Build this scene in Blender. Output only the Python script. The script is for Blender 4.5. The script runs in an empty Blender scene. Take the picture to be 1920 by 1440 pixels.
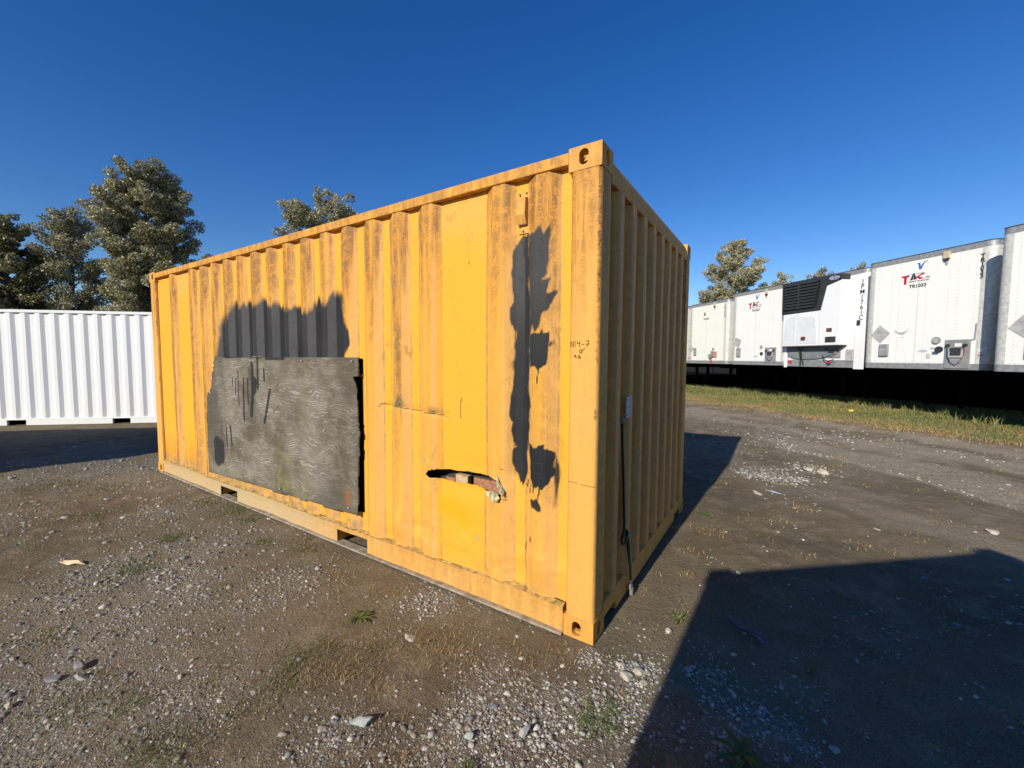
import bpy, math, random
import numpy as np
from mathutils import Vector, Matrix

# ------------------------------------------------------------------ camera, sky, sun
S = bpy.context.scene
COL = S.collection
CAM = np.array([0.7656, -2.0542, 1.5211])
def cam_axes(y, p, r):
    f = np.array([math.cos(p)*math.cos(y), math.cos(p)*math.sin(y), math.sin(p)])
    rt = np.cross(f, [0, 0, 1]); rt /= np.linalg.norm(rt); up = np.cross(rt, f)
    c, s = math.cos(r), math.sin(r)
    return c*rt+s*up, -s*rt+c*up, f
rt, up, fw = cam_axes(math.radians(124.007), math.radians(-3.614), math.radians(0.2178))
cd = bpy.data.cameras.new('camera'); co = bpy.data.objects.new('camera', cd); COL.objects.link(co)
M = Matrix.Identity(4)
for i in range(3):
    M[i][0], M[i][1], M[i][2], M[i][3] = rt[i], up[i], -fw[i], CAM[i]
co.matrix_world = M
cd.sensor_width = 36; cd.sensor_fit = 'HORIZONTAL'
cd.lens = 787.498/1920*36
cd.shift_x = (960-931.413)/1920
cd.clip_start = 0.05; cd.clip_end = 2000
S.camera = co
SUN_EL = math.radians(27.6)
sx, sy = -0.040, -1.0                       # where the sun stands, seen from the yard
SUN_AZ = math.atan2(sx, sy)
W = bpy.data.worlds.new('World'); S.world = W; W.use_nodes = True
nt = W.node_tree
sky = nt.nodes.new('ShaderNodeTexSky'); sky.sky_type = 'NISHITA'; sky.sun_disc = False
sky.sun_elevation = SUN_EL; sky.sun_rotation = SUN_AZ % (2*math.pi)
sky.altitude = 0; sky.air_density = 1.0; sky.dust_density = 0.0; sky.ozone_density = 3.5
hs = nt.nodes.new('ShaderNodeHueSaturation'); hs.inputs['Saturation'].default_value = 1.32; hs.inputs['Hue'].default_value = 0.514
nt.links.new(sky.outputs[0], hs.inputs['Color']); nt.links.new(hs.outputs[0], nt.nodes['Background'].inputs[0])
nt.nodes['Background'].inputs[1].default_value = 0.118
sl = bpy.data.lights.new('sun', 'SUN'); sl.energy = 5.0; sl.angle = math.radians(0.5); sl.color = (1.0, 0.93, 0.80)
so = bpy.data.objects.new('sun', sl); COL.objects.link(so)
sd = Vector((sx, sy, math.tan(SUN_EL)*math.hypot(sx, sy))).normalized()
so.rotation_euler = sd.to_track_quat('Z', 'Y').to_euler(); so.location = (0, -20, 20)
S.view_settings.view_transform = 'Standard'; S.view_settings.look = 'None'
S.view_settings.gamma = 1; S.view_settings.exposure = 0.08

rng = np.random.default_rng(7); random.seed(7)
def R(a): return math.radians(a)

# ------------------------------------------------------------------ numeric noise
def _hash(ix, iy, seed):
    h = (ix.astype(np.int64)*374761393 + iy.astype(np.int64)*668265263 + seed*1442695041) & 0xffffffff
    h = ((h ^ (h >> 13))*1274126177) & 0xffffffff
    h = h ^ (h >> 16)
    return (h & 0xffff)/65535.0
def vnoise(x, y, seed=0):
    x = np.asarray(x, float); y = np.asarray(y, float)
    ix = np.floor(x); iy = np.floor(y); fx = x-ix; fy = y-iy
    fx = fx*fx*(3-2*fx); fy = fy*fy*(3-2*fy)
    a = _hash(ix, iy, seed); b = _hash(ix+1, iy, seed); c = _hash(ix, iy+1, seed); d = _hash(ix+1, iy+1, seed)
    return (a*(1-fx)+b*fx)*(1-fy)+(c*(1-fx)+d*fx)*fy
def fbm(x, y, seed=0, o=4):
    s = 0; a = .5; t = 0
    for k in range(o):
        s = s+a*vnoise(np.asarray(x)*2**k, np.asarray(y)*2**k, seed+k*17); t += a; a *= .5
    return s/t
def sstep(a, b, x):
    t = np.clip((np.asarray(x, float)-a)/(b-a), 0, 1); return t*t*(3-2*t)
def poly_sd(px, pz, poly):
    # signed distance to polygon, negative inside
    px = np.asarray(px, float); pz = np.asarray(pz, float)
    P = np.array(poly, float); n = len(P)
    d = np.full(px.shape, 1e9); ins = np.zeros(px.shape, bool)
    for i in range(n):
        a = P[i]; b = P[(i+1) % n]; e = b-a; L = max(e@e, 1e-12)
        t = np.clip(((px-a[0])*e[0]+(pz-a[1])*e[1])/L, 0, 1)
        d = np.minimum(d, np.hypot(px-a[0]-t*e[0], pz-a[1]-t*e[1]))
        c = ((a[1] > pz) != (b[1] > pz))
        xi = (b[0]-a[0])*(pz-a[1])/(b[1]-a[1]+1e-15)+a[0]
        ins ^= c & (px < xi)
    return np.where(ins, -d, d)
def stroke_d(px, pz, pts):
    d = np.full(np.shape(px), 1e9)
    for a, b in zip(pts[:-1], pts[1:]):
        a = np.array(a, float); b = np.array(b, float); e = b-a; L = max(e@e, 1e-12)
        t = np.clip(((px-a[0])*e[0]+(pz-a[1])*e[1])/L, 0, 1)
        d = np.minimum(d, np.hypot(px-a[0]-t*e[0], pz-a[1]-t*e[1]))
    return d

# ------------------------------------------------------------------ object helpers
def tag(o, label=None, cat=None, group=None, kind=None):
    if label: o['label'] = label
    if cat: o['category'] = cat
    if group: o['group'] = group
    if kind: o['kind'] = kind
    return o
def empty(name, loc=(0, 0, 0), rz=0):
    o = bpy.data.objects.new(name, None); COL.objects.link(o); o.location = loc; o.rotation_euler = (0, 0, rz)
    o.empty_display_size = .2
    return o
def npmesh(name, V, F, mats, parent=None, attrs=None, smooth=False, midx=None):
    V = np.asarray(V, np.float32); F = np.asarray(F, np.int32)
    me = bpy.data.meshes.new(name)
    k = F.shape[1]
    me.vertices.add(len(V)); me.vertices.foreach_set('co', V.ravel())
    me.loops.add(F.size); me.loops.foreach_set('vertex_index', F.ravel())
    me.polygons.add(len(F)); me.polygons.foreach_set('loop_start', np.arange(0, F.size, k, dtype=np.int32))
    if midx is not None: me.polygons.foreach_set('material_index', np.asarray(midx, np.int32))
    me.update(calc_edges=True)
    if smooth: me.polygons.foreach_set('use_smooth', np.ones(len(F), bool))
    for n, a in (attrs or {}).items():
        at = me.attributes.new(n, 'FLOAT', 'POINT'); at.data.foreach_set('value', np.asarray(a, np.float32))
    for m in (mats if isinstance(mats, (list, tuple)) else [mats]): me.materials.append(m)
    o = bpy.data.objects.new(name, me); COL.objects.link(o); o.parent = parent
    return o
class MB:
    def __init__(s): s.v = []; s.f = []; s.m = []
    def add(s, V, F, m=0):
        b = len(s.v); s.v += [tuple(map(float, p)) for p in V]; s.f += [tuple(b+i for i in f) for f in F]; s.m += [m]*len(F); return s
    def box(s, x0, x1, y0, y1, z0, z1, m=0):
        V = [(x, y, z) for z in (z0, z1) for y in (y0, y1) for x in (x0, x1)]
        return s.add(V, [(0, 2, 3, 1), (4, 5, 7, 6), (0, 1, 5, 4), (2, 6, 7, 3), (0, 4, 6, 2), (1, 3, 7, 5)], m)
    def prism(s, poly, axis, a, b, m=0):
        # poly 2D extruded along axis from a to b
        n = len(poly)
        def P(p, t):
            return (t, p[0], p[1]) if axis == 'x' else ((p[0], t, p[1]) if axis == 'y' else (p[0], p[1], t))
        V = [P(p, a) for p in poly]+[P(p, b) for p in poly]
        F = [tuple(range(n))[::-1], tuple(range(n, 2*n))]+[(i, (i+1) % n, n+(i+1) % n, n+i) for i in range(n)]
        return s.add(V, F, m)
    def tube(s, pts, r, n=8, m=0, cap=True):
        pts = [Vector(p) for p in pts]; rs = r if isinstance(r, (list, tuple)) else [r]*len(pts)
        V = []; F = []
        prev = None
        for i, p in enumerate(pts):
            t = (pts[min(i+1, len(pts)-1)]-pts[max(i-1, 0)]).normalized()
            if prev is None:
                u = t.orthogonal().normalized()
            else:
                u = (prev-t*prev.dot(t)).normalized()
            prev = u; w = t.cross(u)
            for k in range(n):
                a = 2*math.pi*k/n; V.append(p+(u*math.cos(a)+w*math.sin(a))*rs[i])
        for i in range(len(pts)-1):
            for k in range(n):
                F.append((i*n+k, i*n+(k+1) % n, (i+1)*n+(k+1) % n, (i+1)*n+k))
        if cap: F += [tuple(range(n))[::-1], tuple((len(pts)-1)*n+k for k in range(n))]
        return s.add(V, F, m)
    def cyl(s, c, axis, r, h, n=20, m=0):
        c = Vector(c); d = {'x': Vector((1, 0, 0)), 'y': Vector((0, 1, 0)), 'z': Vector((0, 0, 1))}[axis]
        return s.tube([c, c+d*h], r, n, m)
    def build(s, name, mats, parent=None, bevel=0, smooth=False, seg=2):
        me = bpy.data.meshes.new(name); me.from_pydata(s.v, [], s.f)
        mats = mats if isinstance(mats, (list, tuple)) else [mats]
        for m in mats: me.materials.append(m)
        for p, i in zip(me.polygons, s.m): p.material_index = i
        me.validate(); me.update()
        if smooth: me.polygons.foreach_set('use_smooth', [True]*len(me.polygons))
        o = bpy.data.objects.new(name, me); COL.objects.link(o); o.parent = parent
        if bevel:
            b = o.modifiers.new('bevel', 'BEVEL'); b.width = bevel; b.segments = seg; b.limit_method = 'ANGLE'; b.angle_limit = R(40)
        return o
_fc = {}
def text_geo(body, size, bold=0.0, spacing=1.0):
    key = (body, size, bold, spacing)
    if key in _fc: return _fc[key]
    cu = bpy.data.curves.new('t', 'FONT'); cu.body = body; cu.size = size; cu.offset = bold; cu.space_character = spacing
    cu.align_x = 'CENTER'; cu.align_y = 'CENTER'; cu.resolution_u = 3
    o = bpy.data.objects.new('t', cu); COL.objects.link(o)
    dg = bpy.context.evaluated_depsgraph_get(); dg.update()
    me = bpy.data.meshes.new_from_object(o.evaluated_get(dg))
    V = [tuple(v.co) for v in me.vertices]; F = [tuple(p.vertices) for p in me.polygons]
    bpy.data.objects.remove(o); bpy.data.meshes.remove(me)
    _fc[key] = (V, F); return V, F
def put_text(mb, body, size, x, z, y, bold=0, sx=1.0, m=0, shear=0, spacing=1.0):
    V, F = text_geo(body, size, bold, spacing)
    mb.add([(x+v[0]*sx+v[1]*shear, y, z+v[1]) for v in V], F, m)

# ------------------------------------------------------------------ material helpers
class NT:
    def __init__(s, name):
        s.m = bpy.data.materials.new(name); s.m.use_nodes = True; s.t = s.m.node_tree
        s.b = s.t.nodes['Principled BSDF']; s.tc = s.t.nodes.new('ShaderNodeTexCoord')
    def n(s, typ, **kw):
        nd = s.t.nodes.new(typ)
        for k, v in kw.items(): setattr(nd, k, v)
        return nd
    def l(s, a, b): s.t.links.new(a, b)
    def put(s, sock, v):
        if hasattr(v, 'default_value') or hasattr(v, 'is_linked'): s.l(v, sock)
        else: sock.default_value = v if not (isinstance(v, tuple) and len(v) == 3 and sock.type == 'RGBA') else (*v, 1)
    def noise(s, scale, detail=4, rough=.55, vec=None, sc=None, dist=0):
        nd = s.n('ShaderNodeTexNoise'); nd.inputs['Scale'].default_value = scale
        nd.inputs['Detail'].default_value = detail; nd.inputs['Roughness'].default_value = rough; nd.inputs['Distortion'].default_value = dist
        v = vec or s.tc.outputs['Object']
        if sc:
            mp = s.n('ShaderNodeMapping'); mp.inputs['Scale'].default_value = sc; s.l(v, mp.inputs['Vector']); v = mp.outputs[0]
        s.l(v, nd.inputs['Vector']); return nd.outputs['Fac']
    def voro(s, scale, feature='F1', out='Distance', vec=None):
        nd = s.n('ShaderNodeTexVoronoi', feature=feature); nd.inputs['Scale'].default_value = scale
        s.l(vec or s.tc.outputs['Object'], nd.inputs['Vector']); return nd.outputs[out]
    def ramp(s, f, a, b, lo=0., hi=1.):
        nd = s.n('ShaderNodeMapRange', interpolation_type='SMOOTHSTEP'); s.l(f, nd.inputs[0])
        nd.inputs[1].default_value = a; nd.inputs[2].default_value = b; nd.inputs[3].default_value = lo; nd.inputs[4].default_value = hi
        return nd.outputs[0]
    def mix(s, f, a, b, mode='MIX'):
        nd = s.n('ShaderNodeMix', data_type='RGBA', blend_type=mode)
        s.put(nd.inputs[0], f); s.put(nd.inputs[6], a); s.put(nd.inputs[7], b); return nd.outputs[2]
    def math(s, op, a, b=0., c=None, clamp=False):
        nd = s.n('ShaderNodeMath', operation=op); nd.use_clamp = clamp
        s.put(nd.inputs[0], a); s.put(nd.inputs[1], b)
        if c is not None: s.put(nd.inputs[2], c)
        return nd.outputs[0]
    def attr(s, name):
        nd = s.n('ShaderNodeAttribute', attribute_name=name); return nd.outputs['Fac']
    def fin(s, col, rough=.6, bump=None, bs=.3, bd=.01, metal=0, spec=.4):
        s.put(s.b.inputs['Base Color'], col); s.put(s.b.inputs['Roughness'], rough)
        s.b.inputs['Metallic'].default_value = metal; s.b.inputs['Specular IOR Level'].default_value = spec
        if bump is not None:
            bn = s.n('ShaderNodeBump'); bn.inputs['Strength'].default_value = bs; bn.inputs['Distance'].default_value = bd
            s.l(bump, bn.inputs['Height']); s.l(bn.outputs[0], s.b.inputs['Normal'])
        return s.m
def simple(name, col, rough=.6, metal=0, var=.15, scale=6, bs=.15, spec=.4):
    t = NT(name); f = t.noise(scale, 5)
    c = t.mix(t.ramp(f, .3, .7), tuple(x*(1-var) for x in col), tuple(min(1, x*(1+var)) for x in col))
    return t.fin(c, rough, t.noise(scale*12, 3), bs, .002, metal, spec)

def yellow_mat(name, chalk0=0.0, stain0=0.0, sat=(0.75, 0.365, 0.026), chk=(0.73, 0.385, 0.105)):
    t = NT(name)
    chalk = t.math('ADD', t.attr('chalk'), chalk0); stain = t.math('ADD', t.attr('stain'), stain0)
    grime = t.attr('grime'); blk = t.attr('blk'); rust = t.attr('rust'); teal = t.attr('teal')
    nb = t.noise(3, 5); nf = t.noise(70, 5, .7); nm = t.noise(16, 6, .65)
    streak = t.noise(9, 6, .65, sc=(2.2, 2.2, .16)); streak2 = t.noise(30, 5, .6, sc=(1.6, 1.6, .07))
    cf = t.math('ADD', chalk, t.math('MULTIPLY', t.math('SUBTRACT', nb, .5), .5), clamp=True)
    c = t.mix(cf, sat, chk)
    # faint run marks
    c = t.mix(t.ramp(streak2, .54, .72, 0, .30), c, (0.60, 0.33, 0.085))
    c = t.mix(t.ramp(nm, .56, .74, 0, .22), c, (0.72, 0.37, 0.06))
    # weathered orange and brown dirt, plus painted shade in troughs and corners
    so_ = t.math('MULTIPLY', stain, t.ramp(streak, .24, .52), clamp=True)
    c = t.mix(t.math('MULTIPLY', so_, .9), c, (0.56, 0.235, 0.028))
    s2 = t.math('MULTIPLY', t.math('MULTIPLY', stain, t.ramp(streak, .40, .56)), t.ramp(t.math('ADD', t.math('MULTIPLY', nf, .5), t.math('MULTIPLY', nm, .5)), .42, .54), clamp=True)
    c = t.mix(t.math('MULTIPLY', s2, .85), c, (0.215, 0.125, 0.050))
    g = t.math('MULTIPLY', grime, t.ramp(nm, .36, .60), clamp=True)
    c = t.mix(t.math('MULTIPLY', g, .8), c, (0.27, 0.215, 0.13))
    c = t.mix(t.math('MULTIPLY', t.attr('orng'), t.ramp(streak2, .3, .6, .5, 1)), c, (0.84, 0.36, 0.006))
    c = t.mix(t.math('MULTIPLY', t.attr('sand'), t.ramp(nm, .2, .6, .6, 1)), c, (0.46, 0.37, 0.215))
    # scuffs, chips and old scratches
    chn = t.noise(11, 6, .75, sc=(1, 1, .5), dist=.4)
    c = t.mix(t.math('MULTIPLY', t.ramp(chn, .60, .66), t.ramp(nb, .40, .62, .1, .75)), c, (0.40, 0.215, 0.055))
    scr = t.noise(45, 3, .6, sc=(3.2, 3.2, .25)); c = t.mix(t.math('MULTIPLY', t.ramp(scr, .68, .74), .5), c, (0.22, 0.13, 0.05))
    scb = t.noise(20, 3, .6, sc=(.5, .5, 6)); c = t.mix(t.math('MULTIPLY', t.math('MULTIPLY', t.ramp(scb, .70, .74), stain, clamp=True), .7), c, (0.82, 0.56, 0.22))
    c = t.mix(t.math('MULTIPLY', t.attr('moss'), t.ramp(nf, .35, .55), clamp=True), c, (0.105, 0.10, 0.028))
    # pits and rust specks
    sp = t.voro(26); c = t.mix(t.math('MULTIPLY', t.ramp(sp, .10, .05), t.ramp(t.noise(5, 3), .52, .62)), c, (0.22, 0.10, 0.035))
    rf = t.ramp(t.math('ADD', rust, t.math('MULTIPLY', t.math('SUBTRACT', nf, .5), .7)), .42, .6)
    c = t.mix(rf, c, (0.17, 0.070, 0.035))
    c = t.mix(t.ramp(t.math('ADD', teal, t.math('MULTIPLY', t.math('SUBTRACT', nf, .5), .9)), .45, .6), c, (0.20, 0.30, 0.22))
    # sprayed black paint with a speckled edge
    spk = t.noise(260, 2, .6)
    bf = t.math('ADD', blk, t.math('ADD', t.math('MULTIPLY', t.math('SUBTRACT', spk, .5), .8), t.math('MULTIPLY', t.math('SUBTRACT', nm, .5), .18)))
    bf = t.ramp(bf, .22, .80)
    bc = t.mix(t.ramp(nb, .3, .7), (0.012, 0.0125, 0.015), (0.020, 0.021, 0.024))
    bc = t.mix(t.math('MULTIPLY', t.attr('blk_grey'), t.ramp(nm, .25, .5, .6, 1)), bc, (0.078, 0.076, 0.075))
    c = t.mix(bf, c, bc)
    rg = t.math('ADD', .52, t.math('MULTIPLY', nm, .3))
    bp = t.math('ADD', t.math('MULTIPLY', nf, .25), nm)
    return t.fin(c, t.math('ADD', rg, t.math('MULTIPLY', bf, .15)), bp, .25, .004, 0, .28)

M_wall = yellow_mat('yellow_wall_paint')
M_frame = yellow_mat('yellow_frame_paint', .75, .35)
M_end = yellow_mat('yellow_end_shade', 0, 0, (0.80, 0.31, 0.025), (0.74, 0.36, 0.12))  # warmer copy of the wall paint, countering the blue shade on the end
M_rail = yellow_mat('yellow_rail_paint', .55, .62)
M_dusty = simple('dusty_steel', (.30, .25, .18), .85, 0, .3, 20)
M_dark = simple('dark_interior', (.05, .04, .035), .9)
M_osb = simple('reddish_chipboard', (.33, .155, .085), .8, 0, .3, 45)
M_stud = simple('pale_timber', (.50, .36, .20), .8, 0, .2, 30)
M_black = simple('black_rubber', (.012, .012, .013), .6)
M_galv = simple('galvanised_plate', (.46, .48, .52), .5, .0, .15, 30)
M_cord = simple('grey_cord', (.22, .22, .18), .7)
M_teal = simple('teal_tape', (.02, .42, .30), .5)
M_marker = simple('marker_ink', (.09, .045, .02), .7)
M_rustm = simple('rusty_steel', (.20, .085, .04), .9, 0, .4, 40)

def board_mat():
    t = NT('weathered_plywood')
    w = t.noise(2.2, 5, .6, dist=0); 
    mp = t.n('ShaderNodeMapping'); mp.inputs['Scale'].default_value = (.8, 1, 3.6); t.l(t.tc.outputs['Object'], mp.inputs[0])
    wt = t.n('ShaderNodeTexWave', wave_type='BANDS', bands_direction='Z', wave_profile='SIN')
    for k_, v_ in (('Scale', 15.0), ('Distortion', 38.0), ('Detail', 3.0), ('Detail Scale', .34), ('Detail Roughness', .50)): wt.inputs[k_].default_value = v_
    mp.inputs['Scale'].default_value = (.42, 1, 1.0); t.l(mp.outputs[0], wt.inputs['Vector'])
    line = t.math('MULTIPLY', t.ramp(wt.outputs['Fac'], .35, .95), t.ramp(t.noise(22, 4, .7, sc=(.35, 1, 1)), .38, .62))
    fine = t.noise(120, 4, .7, sc=(.3, 1, 2)); 
    c = t.mix(t.ramp(w, .35, .65), (0.095, 0.078, 0.056), (0.190, 0.163, 0.128))
    c = t.mix(t.math('MULTIPLY', line, t.ramp(t.noise(2.2, 4), .35, .65, .12, .85)), c, (0.37, 0.345, 0.295)); c = t.mix(t.ramp(t.noise(30, 5, .7, sc=(.25, 1, 1.6)), .52, .72, 0, .45), c, (0.27, 0.25, 0.21))
    c = t.mix(t.ramp(fine, .5, .75, 0, .55), c, (0.075, 0.066, 0.052))
    c = t.mix(t.math('MULTIPLY', t.attr('green'), t.ramp(t.noise(9, 4), .35, .6)), c, (0.22, 0.205, 0.085))
    c = t.mix(t.math('MULTIPLY', t.attr('darkw'), .8), c, (0.085, 0.082, 0.075))
    rf = t.ramp(t.math('ADD', t.attr('rust'), t.math('MULTIPLY', t.math('SUBTRACT', fine, .5), .9)), .4, .75)
    c = t.mix(rf, c, (0.24, 0.105, 0.045))
    bf = t.ramp(t.math('ADD', t.attr('blk'), t.math('MULTIPLY', t.math('SUBTRACT', t.noise(90, 3), .5), .7)), .35, .7)
    c = t.mix(t.math('MULTIPLY', bf, .88), c, (0.020, 0.021, 0.025))
    return t.fin(c, .85, t.math('ADD', t.math('MULTIPLY', line, .3), fine), .15, .002, 0, .15)
M_board = board_mat()

def white_mat(name, base=(.78, .78, .76), grime=.25, tint=(.62, .60, .50), rough=.45):
    t = NT(name)
    st = t.noise(7, 6, .65, sc=(2, 2, .22)); nb = t.noise(1.4, 4)
    c = t.mix(t.ramp(nb, .3, .7, 0, .35), base, tuple(x*.93 for x in base))
    c = t.mix(t.ramp(st, .5, .8, 0, grime), c, tint)
    c = t.mix(t.math('MULTIPLY', t.attr('grime'), .8), c, (.40, .38, .33))
    return t.fin(c, rough, t.noise(40, 3), .08, .002)
M_wcont = white_mat('white_container_paint', (.81, .81, .79), .42, (.60, .59, .56))
M_wtrail = white_mat('white_trailer_skin', (.84, .84, .80), .30, (.60, .58, .46))
M_ivory = white_mat('ivory_trailer_skin', (.84, .83, .73), .30, (.66, .63, .50))
M_reefer = white_mat('white_reefer_plastic', (.82, .82, .82), .12, (.7, .7, .7), .35)
M_alu = simple('aluminium', (.62, .61, .56), .5, .15, .15, 12)
M_alud = simple('dull_aluminium_rail', (.34, .345, .345), .5, .35, .2, 12)
M_roofedge = simple('dark_roof_edge', (.05, .045, .045), .7)
M_grill = simple('charcoal_plastic', (.033, .036, .038), .5)
M_grilld = simple('grille_depth_black', (.008, .008, .009), .8)
M_red = simple('red_vinyl', (.50, .02, .04), .5)
M_blue = simple('blue_vinyl', (.03, .13, .50), .5)
M_hoseb = simple('dark_blue_hose', (.03, .05, .16), .6); M_hoser = simple('dark_red_hose', (.28, .04, .04), .6)
M_doorg = simple('reefer_door_white_grey', (.70, .71, .72), .5, var=.04)
M_navy = simple('navy_badge', (.03, .03, .25), .4)
M_char = simple('charcoal_vinyl', (.035, .04, .045), .6)
M_grey = simple('grey_steel', (.27, .28, .28), .6)
M_lgrey = simple('light_grey_sign', (.43, .43, .42), .6)
M_beige = simple('beige_lamp_plastic', (.60, .52, .33), .5)
M_redlamp = simple('brown_lens', (.13, .05, .035), .3)
M_whitev = simple('white_vinyl', (.80, .80, .78), .5)
M_under = simple('black_chassis', (.004, .004, .004), .9, spec=.1)
M_tyre = simple('tyre_rubber', (.008, .008, .008), .9, spec=.1)
M_orange = simple('orange_vinyl', (.60, .16, .03), .5)
M_yell = simple('yellow_plastic', (.75, .6, .05), .5)
M_bluegrey = simple('blue_grey_container_paint', (.09, .12, .17), .6)

# ------------------------------------------------------------------ ground
def rect_dist(x, y, cx, cy, hx, hy, a=0):
    c, s = math.cos(-a), math.sin(-a)
    u = (x-cx)*c-(y-cy)*s; v = (x-cx)*s+(y-cy)*c
    return np.hypot(np.maximum(np.abs(u)-hx, 0), np.maximum(np.abs(v)-hy, 0))
def H(x, y):
    x = np.asarray(x, float); y = np.asarray(y, float)
    h = (fbm(x*.45+3, y*.45, 5, 3)-.5)*.10 + (fbm(x*2.2, y*2.2, 9, 3)-.5)*.030 + (fbm(x*9, y*9, 19, 3)-.5)*.012
    # wheel ruts running across the yard
    s = (x*.70-y*.71)
    h += -.018*np.exp(-((s+3.9)/.22)**2) - .015*np.exp(-((s+5.6)/.25)**2) + .012*np.exp(-((s+4.6)/.4)**2)
    m = sstep(0.0, .9, rect_dist(x, y, -3.03, 1.22, 3.03, 1.22))
    m2 = sstep(0, 1.2, rect_dist(x, y, -12.5, .33, 3.2, .3, R(44)))
    r = np.hypot(x-.77, y+2.05)
    amp = np.where(r < 40, 1, 40/np.maximum(r, 1e-3))
    return h*m*m2*amp-.006-.03*(1-m2)
def axis(lo, hi, step, far, g=1.13):
    a = list(np.arange(lo, hi+1e-6, step)); s = step; p = hi
    while p < far: s *= g; p += s; a.append(p)
    s = step; p = lo; b = []
    while p > -far: s *= g; p -= s; b.append(p)
    return np.array(b[::-1]+a)
gx = axis(-7, 3.2, .028, 500, 1.10); gy = axis(-2.4, 6.0, .028, 500, 1.10)
GX, GY = np.meshgrid(gx, gy, indexing='ij'); GZ = H(GX, GY)
nx, ny = GX.shape
I = np.arange(nx*ny).reshape(nx, ny)
F = np.stack([I[:-1, :-1], I[1:, :-1], I[1:, 1:], I[:-1, 1:]], -1).reshape(-1, 4)
def grass_line(x, y):
    # distance beyond the near edge of the grass verge
    ax, ay = -1.98, 14.49; dx, dy = .775, -.632
    return (x-ax)*.632+(y-ay)*.775
# density of loose gravel, read off the yard
BL = [(-1.98, -1.73, .5), (-2.5, -1.3, .5), (-3.04, -.55, .35), (-5.19, .0, .55), (-7.2, -.45, .8), (-6.2, -.3, .6), (-3.05, -1.3, .35), (-4.21, -.6, .35), (-5.2, -1.9, .8), (-1.5, -1.6, .35), (-1.3, -1.3, .2),
      (.23, -.15, .09), (-.06, -.53, .13), (-.25, -.78, .16), (-.65, -1.12, .18), (-1.9, -.65, .3), (-1.05, -.22, .16), (-.9, -.15, .12), (.02, -.09, .08), (.22, .25, .10), (.24, -.08, .07), (.22, -.02, .06), (.28, -.28, .12), (.1, -.42, .08),
      (.5, 4.43, .22), (.86, 4.41, .15), (1.23, 5.13, .2), (.79, 8.01, .7), (1.09, 6.45, .4), (.55, .12, .12), (.72, .04, .12), (.85, -.07, .12), (.5, .35, .1), (.65, -.2, .15), (.9, .25, .1), (-.5, 9.5, .4)]
RIDGE = [(.75, 7.3), (.95, 6.71), (1.72, 6.02), (2.2, 5.49), (2.55, 4.92), (2.89, 4.48), (3.3, 4.0)]
def gravel(x, y):
    far_ = sstep(2.5, 6.5, x+y*.6)
    d = .05+(.75-.45*far_)*sstep(.54, .66, fbm(x*1.1+7, y*1.1, 31, 4))*(.3+1.2*fbm(x*5, y*5, 32, 3))
    for bx, by, br in BL: d = d+1.0*np.exp(-((x-bx)**2+(y-by)**2)/(br*br))*(0.35+1.1*fbm(x*6, y*6, 77, 3))
    dr = stroke_d(x, y, RIDGE); d = d+.9*np.exp(-(dr/.07)**2)
    smooth = sstep(.6, .0, poly_sd(x, y, [(.1, .4), (.5, .8), (1.6, 1.6), (3.5, 2.6), (2.2, 4.6), (1.1, 4.2), (.2, 3.6), (.05, 1.2)]))
    d = d*(1-.88*smooth)
    under = rect_dist(x, y, -3.03, 1.22, 3.0, 1.2) < .01
    return np.where(under, 0, d)
gd = np.clip(gravel(GX, GY), 0, 1.5)/1.5
rr = np.hypot(GX-.77, GY+2.05)
gl = grass_line(GX, GY)
ga = sstep(-.15, .7, gl+(fbm(GX*1.1, GY*1.1, 3, 3)-.5)*1.6)*(1-sstep(6.5, 8.5, gl))
gs = sstep(-.7, .1, gl+(fbm(GX*1.3, GY*1.3, 8, 3)-.5)*1.2)*(1-ga)
_u = GX*.775-GY*.632; _v = GX*.632+GY*.775
pale = sstep(2.5, 6.0, (GX+GY*.6))*(1-sstep(.0, 1.2, gl))*(.15+1.1*sstep(.47, .66, fbm(_u*.38+4, _v*1.9, 51, 4)))+np.exp(-(stroke_d(GX, GY, RIDGE)/.07)**2)*.9
tshade = sstep(5.0, 5.8, gl+(fbm(GX*.8, GY*.8, 97, 3)-.5))*(1-sstep(24, 30, gl))  # zone past the verge, painted dark as the trailers' shade
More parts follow.
